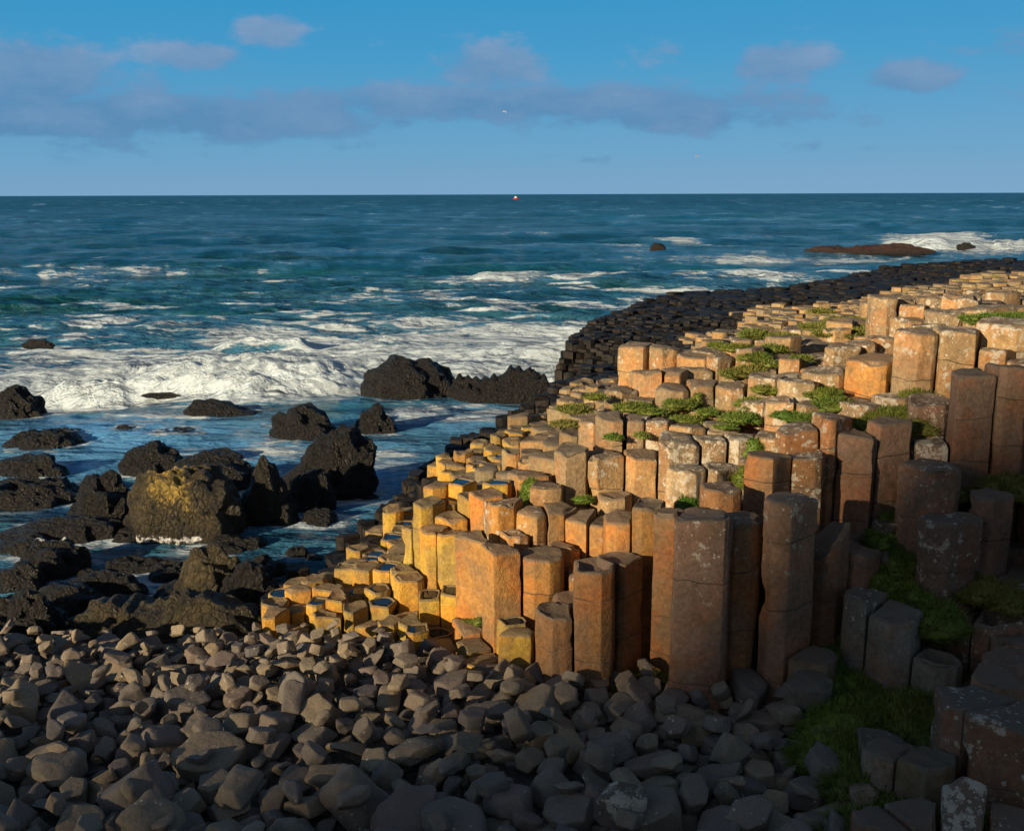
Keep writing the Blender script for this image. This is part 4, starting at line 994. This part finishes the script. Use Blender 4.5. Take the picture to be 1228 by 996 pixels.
for i in range(26):
    lam = 1.2*(1.32**(i % 13))*rw.uniform(.85, 1.15); th = R(92)+rw.normal(0, .38); k = 2*math.pi/lam; am = .0125*lam**.82*rw.uniform(.6, 1.2)
    ph = rw.uniform(0, 6.28) + 1.1*vnoise(X/lam*.35, Y/lam*.35, i)*6.28*.5
    s_ = np.sin(k*(X*math.cos(th)+Y*math.sin(th))+ph); fade = np.clip(lam*FPX/np.maximum(Rr, 1)/3.0-.3, 0, 1)
    H += am*(1-np.abs(s_)**1.0*1.0 if i % 2 else s_)*fade*(1.0)
H = (H-H.mean())*shel
H += (fbm(X*1.2, Y*1.2, 4, 3)-.5)*.16*shel*np.clip(60/Rr, 0, 1)
foam = np.zeros_like(X); milk_sky = np.zeros_like(X); green = np.zeros_like(X)
ST = [(250,450,270,17,.62),(80,452,130,13,.55),(430,450,100,22,.62),(350,430,220,12,.30),(100,425,120,7,.30),(560,430,160,26,.40),(620,390,150,14,.32),(250,395,260,16,.15),(310,400,66,9,.55),(400,408,60,8,.35),(560,440,110,20,.5),(640,420,60,26,.52),(560,400,170,20,.30),(700,395,70,18,.35),
      (250,385,200,9,.16),(430,360,160,6,.27),(150,378,90,5,.2),(780,362,100,7,.32),(830,352,60,4,.35),(540,345,60,4,.2),(100,430,120,10,.22),(560,470,40,18,.4),(700,458,26,18,.65),(660,455,30,12,.5),
      (500,500,50,12,.46),(60,500,90,8,.3),(240,545,60,10,.34),(560,505,80,8,.36),(590,500,60,6,.3),(330,520,60,16,.3),(310,545,50,14,.26),(250,515,60,10,.28),(290,480,110,10,.42),(90,476,90,4,.45),(380,655,60,17,.34),(345,668,50,12,.34),(430,625,30,12,.3),(400,565,40,14,.2),
      (460,545,60,18,.36),(480,565,60,18,.36),(170,590,40,12,.32),(150,560,40,8,.32),(450,600,50,12,.34),(60,520,80,10,.26),(200,500,120,8,.34),(330,540,90,20,.36),(765,300,34,4,.42),(805,290,36,3,.4),(890,309,110,3,.45),(1010,308,120,3,.42),(1150,300,120,5,.40),(1150,309,120,4,.3),(705,323,10,2,.42),(40,374,20,3,.35),(1170,291,80,8,.9),(1080,290,20,4,.5),
      (760,310,50,2.5,.3),(600,350,80,8,.16),(900,345,120,5,.22),(1060,335,60,2.5,.5),(1130,326,60,2,.4),(200,640,60,8,.22),(130,700,70,5,.15),(660,340,160,5,.12),(50,410,50,6,.3),(330,300,300,1.2,.08),(200,560,40,12,.2),(280,600,14,8,.3)]
for s_ in ST: foam = np.maximum(foam, stroke(*s_)) + .25*np.minimum(foam, stroke(*s_))
foam += np.clip(.24-np.abs(Y-32-.2*X)/80, 0, .24)*np.clip((Y-23)/4, 0, 1)
green = green + np.clip((70-Y)/70, 0, .45)
fl = fbm(X*.30+3, Y*1.25, 5, 31); foam += np.clip((fl-.60)*7, 0, 1)*.42*np.clip((Rr-28)/8, 0, 1)*np.clip((130-Rr)/60, 0, 1)
fl = fbm(X*.9+3, Y*2.6, 5, 37); foam += np.clip((fl-.55)*6, 0, 1)*.24*np.clip((Rr-24)/8, 0, 1)*np.clip((90-Rr)/40, 0, 1)
crest = np.clip((H/np.maximum(.05, H.std())-1.3)/1.5, 0, 1)
foam += crest*np.clip(70/Rr, .15, 1)*.34*np.clip(fbm(X*.12, Y*.12, 3, 8)*3-1.2, 0, 1)
wc = fbm(X*.10, Y*.28, 4, 20); wf = np.clip((wc-.63)*9, 0, 1)*np.clip((Rr-40)/40, 0, 1)*np.clip(900/Rr, 0, 1); foam += wf*.33
for (bx_, by_, br_) in BPOS:
    dd_ = np.hypot(X-bx_, Y-by_); foam = np.maximum(foam, .40*np.exp(-((dd_-br_*1.02)/(.22+.25*br_))**2)*(.35+1.1*fbm(X*1.3, Y*1.3, 3, 90)))
for s_ in [(150,520,190,36,.95),(60,560,100,44,.9),(440,570,130,60,.85),(560,505,130,22,.8),(300,540,140,44,.8),(100,600,90,26,.8),(400,440,330,30,.45)]: milk_sky = np.maximum(milk_sky, stroke(*s_))
milk_sky = np.maximum(milk_sky, .5*np.clip(foam*2.2, 0, 1))
foam += .16*milk_sky*np.clip(fbm(X*.8, Y*1.9, 4, 71)*2.6-.9, 0, 1)
for s_ in [(360,403,60,8,.9),(560,400,260,30,.5),(300,325,140,5,.8),(860,262,200,4,.5),(620,325,200,12,.55),(900,318,180,6,.6),(150,420,200,26,.5),(400,440,240,26,.5),(1000,320,120,5,.7),(640,450,90,30,.6)]: green = np.maximum(green, stroke(*s_))
# breaking waves raise the surface and boil
def brk(px0, py0, px1, py1, h, wd, seed):
    a = at_z(px0, py0); b_ = at_z(px1, py1); L = (b_-a).length; d = (b_-a)/L; dx = X-a.x; dy = Y-a.y; u = dx*d.x+dy*d.y; v = -dx*d.y+dy*d.x + (fbm(u*.25, u*0, 2, seed)-.5)*wd*1.6
    e = np.clip(u/(L*.18), 0, 1)*np.clip((L-u)/(L*.18), 0, 1); prof = np.where(v < 0, np.exp(-(v/(wd*.45))**2), np.exp(-(v/(wd*1.3))**2))
    m = np.clip(.55+.8*fbm(u*.22+seed, u*0+3, 2, seed+1), .3, 1.2)
    return e*prof*h*m, e*prof*m
for args in ((-10,470,480,470,.66,1.1,4), (150,446,440,446,.35,1.5,14), (245,413,385,413,.36,1.0,5), (380,412,470,418,.3,1.4,9), (1068,297,1320,296,1.25,2.6,6), (560,372,720,368,.3,1.5,7), (250,332,360,332,.25,3,12), (560,345,700,340,.3,3,13)):
    hh, ff = brk(*args); H += hh*(.55+.75*fbm(X*1.3, Y*2.2, 5, 60)*(args[4] > .3))
    foam += ff*(.7 if args[4] > .5 or args[6] == 4 else .25)
H += foam*np.clip(35/Rr, 0, 1)*(fbm(X*3.1, Y*3.1, 4, 40)-.42)*.15*np.clip(foam*2-.3, 0, 1)
H *= np.clip((Y-10.5)/3, .15, 1)
H = np.maximum(H, -.35)
V = np.stack([X.ravel(), Y.ravel(), H.ravel()], 1).astype(np.float32)
ii = (np.arange(nr-1)[:, None]*na + np.arange(na-1)[None, :]).ravel()
Q = np.stack([ii, ii+1, ii+1+na, ii+na], 1).astype(np.int32)
me = bpy.data.meshes.new('sea'); me.vertices.add(len(V)); me.vertices.foreach_set('co', V.ravel()); me.loops.add(Q.size); me.loops.foreach_set('vertex_index', Q[:, ::-1].ravel())
me.polygons.add(len(Q)); me.polygons.foreach_set('loop_start', np.arange(0, Q.size, 4, dtype=np.int32)); me.polygons.foreach_set('use_smooth', np.ones(len(Q), dtype=bool)); me.update(calc_edges=True)
at = me.attributes.new('foam', 'FLOAT_COLOR', 'POINT'); at.data.foreach_set('color', np.stack([np.clip(foam, 0, 1.2).ravel(), milk_sky.ravel(), green.ravel(), np.ones(foam.size)], 1).astype(np.float32).ravel())
me.materials.append(WATER); me.validate()
nz0 = me.polygons[0].normal.z
if nz0 < 0: me.flip_normals()
tag(link('sea', me), kind='structure')

# ---------------------------------------------------------------- grass and moss on the ledges
# (px, py, y, rx m, ry m, rz m, blade m, dry)
TURF = [(637,578,9.35,.16,.2,.28,.06,.0),(628,600,9.0,.12,.1,.1,.05,0),(700,596,8.75,.12,.1,.05,.04,0),(826,600,7.9,.13,.15,.14,.07,0),(892,565,8.3,.12,.15,.12,.08,0),(905,530,8.8,.14,.12,.16,.06,0),
 (715,474,11.3,.2,.12,.06,.07,.2),(690,488,11.0,.3,.3,.06,.06,.4),(680,506,10.6,.3,.2,.05,.05,.5),(735,522,9.6,.15,.15,.05,.05,0),(770,520,9.5,.12,.15,.05,.05,.3),
 (760,485,10.9,.35,.2,.10,.07,.2),(785,492,10.5,.25,.15,.06,.07,.2),(815,480,10.8,.3,.3,.10,.07,.25),(850,492,10.3,.2,.15,.07,.07,.1),(825,500,10.1,.3,.2,.07,.06,.1),(780,508,10.0,.25,.2,.06,.05,.3),
 (888,497,9.9,.3,.25,.10,.07,0),(870,510,9.4,.2,.1,.05,.05,0),(835,470,11.0,.1,.2,.3,.05,.2),(905,480,10.4,.3,.3,.10,.07,.1),(943,492,9.6,.25,.2,.10,.06,0),(975,495,9.4,.3,.2,.12,.07,.1),(1000,480,9.5,.35,.25,.12,.07,.1),
 (985,468,10.0,.35,.3,.1,.07,.05),(960,500,9.3,.25,.2,.08,.06,0),(1045,500,8.9,.3,.3,.12,.07,.3),(1060,494,8.9,.3,.3,.1,.07,.3),(1080,489,8.9,.25,.2,.1,.07,.3),(1100,470,9.2,.2,.2,.1,.07,.3),
 (885,415,12.6,.5,.4,.14,.08,.15),(905,425,12.2,.5,.4,.16,.08,.1),(930,415,12.8,.45,.4,.14,.08,.15),(900,440,11.7,.45,.35,.16,.08,.5),(880,445,11.6,.4,.3,.14,.08,.4),(925,435,11.8,.3,.3,.1,.08,.3),(960,428,11.8,.35,.3,.1,.08,.3),
 (905,398,14.2,.5,.5,.12,.08,.3),(860,412,13.6,.3,.3,.1,.07,.3),(940,402,14.0,.5,.5,.08,.08,.4),(1000,398,14.5,.7,.6,.08,.08,.45),(1050,395,14.6,.7,.6,.1,.08,.45),(1085,385,15.4,.8,.8,.1,.08,.35),(1095,380,16.5,.6,.6,.12,.09,.3),(1040,388,15.8,.9,.7,.08,.08,.55),(985,390,16.2,.8,.7,.06,.07,.5),
 (1060,410,12.9,.4,.4,.1,.08,.3),(1075,425,12.0,.35,.4,.12,.08,.2),(1070,445,10.9,.25,.35,.15,.08,.1),(1078,455,10.4,.2,.3,.15,.08,.2),(935,465,10.5,.2,.2,.08,.06,.1),(915,462,10.6,.2,.3,.1,.06,.2),
 (1205,379,10.4,.7,.3,.10,.09,.1),(1230,379,10.2,.5,.3,.1,.09,.1),(985,372,18.8,.5,.4,.06,.07,.4),(1020,383,17,.9,.6,.05,.08,.5),
 # the shaded gully
 (1095,500,8.55,.25,.3,.14,.07,.5),(1105,560,7.9,.12,.1,.08,.06,.4),(1210,576,7.5,.35,.25,.14,.10,.6),(1230,580,7.4,.3,.25,.12,.1,.6),(1150,590,7.6,.15,.15,.08,.08,.4),
 (1068,612,7.85,.2,.2,.12,.07,0),(1060,640,7.5,.22,.25,.18,.07,0),(1075,665,7.3,.3,.3,.22,.08,0),(1065,690,7.15,.3,.3,.22,.08,0),(1100,700,7.0,.35,.35,.22,.09,.1),(1080,715,6.9,.3,.25,.2,.09,.1),(1115,730,6.7,.35,.3,.2,.10,.2),
 (1180,700,6.95,.4,.3,.12,.12,.6),(1215,715,6.75,.3,.2,.1,.12,.6),(1140,765,6.7,.15,.2,.16,.1,.5),(1148,795,6.3,.12,.15,.14,.12,.6),(1150,822,6.0,.16,.15,.1,.12,.5),(1175,812,6.15,.3,.2,.1,.1,.5),(1215,830,5.6,.15,.12,.08,.1,.4),
 (985,765,6.85,.2,.25,.18,.10,.1),(1005,760,6.75,.25,.3,.22,.11,.15),(1015,790,6.5,.3,.3,.22,.11,.1),(1000,830,6.15,.35,.35,.24,.12,.05),(1030,830,6.2,.35,.35,.24,.12,.1),(1010,870,5.8,.38,.35,.26,.13,0),(1040,865,5.85,.3,.3,.24,.13,.15),
 (1070,860,5.85,.4,.35,.24,.15,.3),(1100,855,5.8,.35,.35,.26,.15,.35),(1120,850,5.75,.25,.3,.25,.15,.3),(1000,905,5.45,.33,.3,.24,.13,0),(1030,905,5.4,.3,.3,.2,.14,.15),(1085,875,5.55,.3,.3,.2,.14,.3),
 (1040,945,5.0,.35,.3,.22,.16,.35),(1065,940,5.0,.3,.25,.18,.16,.4),(1075,960,4.85,.2,.2,.18,.15,.4),(1130,925,5.0,.28,.25,.25,.15,.15),(1150,930,4.95,.3,.25,.2,.16,.3),(1125,960,4.75,.25,.25,.25,.16,.3),(1190,930,4.85,.3,.25,.22,.17,.45),(1220,925,4.8,.3,.25,.25,.17,.45),
 (1185,960,4.6,.3,.25,.18,.16,.4),(1225,955,4.55,.25,.2,.2,.16,.4),(1110,990,4.45,.4,.3,.15,.15,.4),(1180,1010,4.3,.5,.3,.2,.15,.4),(1040,1000,4.6,.3,.3,.15,.15,.3),(1250,880,5.2,.4,.4,.2,.15,.4),
 (770,808,7.1,.35,.25,.14,.09,.4),(740,815,6.95,.3,.2,.08,.07,.3),(800,805,7.05,.3,.25,.12,.09,.4),(915,800,7.1,.25,.2,.1,.08,.4),(940,790,7.0,.2,.2,.12,.08,.2),
 (575,742,7.6,.08,.06,.05,.04,.1),(560,744,7.72,.10,.07,.05,.04,.2),(628,792,7.25,.15,.08,.05,.04,.2),(605,790,7.2,.12,.08,.05,.04,.2),(955,770,7.0,.2,.2,.15,.08,.1),(700,640,7.9,.05,.05,.03,.03,0)]
GV = []; GF = []; GD = []
rg = random.Random(77)
for (px, py, y, rx, ry, rz, bl, dry) in TURF:
    if y > 13: rx *= .62; ry *= .6; rz *= .8
    bl *= .62; rx *= .86; ry *= .86; rz *= .8
    if 11.3 < y < 13.5: rx *= .62; ry *= .5; rz *= .6
    if y > 9.2: rx *= .72; ry *= .8; rz *= .7; dry = min(.9, dry+.05)
    if px > 960 and py >= 740: c = at_z(px, py, .86 + .25*max(0, min(1, (830-py)/90))); rz *= .95; rx *= 1.1; c.z -= rz*.3
    else: c = at_y(px, py, ymap(y)); c.z -= rz*.8
    n0 = len(GV); nu_, nv_ = 18, 9
    def surf(th, ph):
        d = Vector((math.cos(th)*math.cos(ph), math.sin(th)*math.cos(ph), math.sin(ph)))
        k = 1+noise.noise(d*2.3+c*3)*.35+noise.noise(d*6+c)*.16
        return Vector((c.x+d.x*rx*k, c.y+d.y*ry*k, c.z+d.z*rz*k)), d
    for j in range(nv_):
        for i in range(nu_): GV.append(tuple(surf(i/nu_*2*math.pi, -1.2+j/(nv_-1)*2.77)[0])); GD.append(min(1, dry+.05))
    for j in range(nv_-1):
        for i in range(nu_): a = n0+j*nu_+i; b_ = n0+j*nu_+(i+1) % nu_; GF.append((a, b_, b_+nu_, a+nu_))
    nb_ = int(min(2600, 4200*(rx*ry+rx*rz+ry*rz)*(1.4 if bl > .1 else 2.0)*(.07/bl)**.5)); nb_ = int(min(nb_*1.7, 2200))
    far = max(1, y/9)
    for _ in range(int(nb_)):
        th = rg.uniform(0, 6.283); ph = math.asin(rg.uniform(-.35, 1)); p, d = surf(th, ph)
        nrm = Vector((d.x/rx, d.y/ry, d.z/rz)).normalized(); L = bl*rg.uniform(.5, 1.3); wd_ = .0021*far*rg.uniform(.8, 1.6)*(1+bl*6)
        dr = (nrm + Vector((rg.gauss(0, .4), rg.gauss(0, .4), .55))).normalized(); side = dr.cross(Vector((rg.gauss(0, 1), rg.gauss(0, 1), 0))).normalized()*wd_
        bend = Vector((rg.gauss(0, .3)+nrm.x*.5, rg.gauss(0, .3)+nrm.y*.5, -.45))*L*.6
        m_ = p+dr*L*.55; t_ = p+dr*L+bend; o = len(GV); p2 = p-nrm*.01
        GV += [tuple(p2-side), tuple(p2+side), tuple(m_+side*.8), tuple(m_-side*.8), tuple(t_)]; dd = max(0, min(1, dry+rg.gauss(0, .18))); GD += [dd]*5
        GF += [(o, o+1, o+2, o+3), (o+3, o+2, o+4)]
me = mesh_np('grass', GV, GF, [GRASS], True, None, {'dry': ('FLOAT', GD)})
tag(link('grass', me), 'green and straw grass tufts and moss on ledges and in the gully', 'grass', kind='stuff')
print('GRASS', len(GV))

# ---------------------------------------------------------------- gulls and the far boat
WHITE = plain('gull_white', (.8, .8, .78)); GREY = plain('gull_grey', (.35, .36, .38)); RED = plain('boat_red', (.35, .05, .03)); DARKM = plain('boat_dark', (.03, .03, .035)); OR = plain('beak_orange', (.7, .4, .05))
def gull(px, py, dist, label, rz, bank):
    d = ray(px, py); p = O + d*dist; root = bpy.data.objects.new('gull', None); col.objects.link(root); root.location = p; root.rotation_euler = (bank, 0, rz)
    tag(root, label, 'gull', 'gulls in flight')
    V = []; F = []; ns, nr_ = 10, 11
    for j in range(nr_):
        t = j/(nr_-1); x = -.26+.52*t; r_ = .001+.062*math.sin(math.pi*min(1, t**.8))*(1 if t < .72 else 1-.25*math.sin((t-.72)/.28*math.pi)); z = .02*math.sin(t*2)
        for i in range(ns): a = 2*math.pi*i/ns; V.append((x, math.cos(a)*r_, z+math.sin(a)*r_*.9))
    for j in range(nr_-1):
        for i in range(ns): F.append((j*ns+i, j*ns+(i+1) % ns, (j+1)*ns+(i+1) % ns, (j+1)*ns+i))
    link('body', mesh_np('body', V, F, [WHITE]), root)
    for sgn in (-1, 1):
        st = [(0, .04, .10, .03), (.22, .13, .10, .05), (.45, .08, .075, .045), (.68, -.02, .02, .025)]; V = []
        for (s_, z, fr, th) in st:
            for (xx, zz) in ((fr, 0), (fr-.06, .012), (fr-.2*(1-s_*.9), 0), (fr-.06, -.006)): V.append((xx, sgn*(.03+s_), z+zz))
        F = []
        for j in range(3):
            for i in range(4): F.append((j*4+i, j*4+(i+1) % 4, (j+1)*4+(i+1) % 4, (j+1)*4+i))
        F.append((0, 1, 2, 3)); F.append((12, 13, 14, 15)); link('wing', mesh_np('wing', V, F, [GREY if sgn > 0 else WHITE]), root)
    V = [(-.24, -.03, .0), (-.24, .03, .0), (-.38, .07, 0), (-.38, -.07, 0), (-.24, -.03, .012), (-.24, .03, .012), (-.38, .07, .006), (-.38, -.07, .006)]
    link('tail', mesh_np('tail', V, [(0,1,2,3),(4,5,6,7),(0,1,5,4),(1,2,6,5),(2,3,7,6),(3,0,4,7)], [WHITE], False), root)
    V = [(.25, -.012, .02), (.25, .012, .02), (.25, 0, .04), (.32, 0, .018)]; link('beak', mesh_np('beak', V, [(0,1,2),(0,1,3),(1,2,3),(0,2,3)], [OR], False), root)
gull(605,134,150,'white gull with raised wings high over the middle of the sea',.4,.3)
gull(836,187,160,'lower white gull flying right of centre near the horizon',2.8,-.2)
root = bpy.data.objects.new('fishing_boat', None); col.objects.link(root); bp = at_z(619, 239.2, 0); bp.z = .1; root.location = bp; root.rotation_euler = (0, 0, .1)
tag(root, 'tiny red-hulled boat with a white cabin far out under the horizon', 'boat')
def boxm(name, x0, x1, y0, y1, z0, z1, m, par, tap=0):
    V = [(x0, y0, z0), (x1, y0, z0), (x1, y1, z0), (x0, y1, z0), (x0-tap, y0-tap*.3, z1), (x1+tap, y0-tap*.3, z1), (x1+tap, y1+tap*.3, z1), (x0-tap, y1+tap*.3, z1)]
    me = mesh_np(name, V, [(3,2,1,0),(4,5,6,7),(0,1,5,4),(1,2,6,5),(2,3,7,6),(3,0,4,7)], [m], False); return link(name, me, par)
bs = 1.0*proj(bp)[2]/FPX/1.0   # metres per pixel there
bs = min(bs, 1.3)
V = []; F = []
for j in range(9):
    t = -1+j*.25; wd_ = 1.15*(1-max(0, t)**2.2*.97)*(1 if t > -.9 else .8); V += [(t*3.6*bs, -wd_*bs, 1.5*bs+max(0, t)*.7*bs), (t*3.3*bs, -wd_*.6*bs, -.3), (t*3.3*bs, wd_*.6*bs, -.3), (t*3.6*bs, wd_*bs, 1.5*bs+max(0, t)*.7*bs)]
for j in range(8):
    for i in range(3): F.append((j*4+i, j*4+i+1, (j+1)*4+i+1, (j+1)*4+i))
    F.append((j*4+3, j*4, (j+1)*4, (j+1)*4+3))
F += [(0,1,2,3),(32,33,34,35)]
link('hull', mesh_np('hull', V, F, [RED], False), root)
boxm('cabin', -2.0*bs, .4*bs, -.7*bs, .7*bs, 1.51*bs, 3.4*bs, WHITE, root); boxm('cabin_roof', -2.2*bs, .6*bs, -.8*bs, .8*bs, 3.41*bs, 3.7*bs, RED, root)
boxm('mast', -.9*bs, -.75*bs, -.07*bs, .07*bs, 3.71*bs, 5.2*bs, DARKM, root)
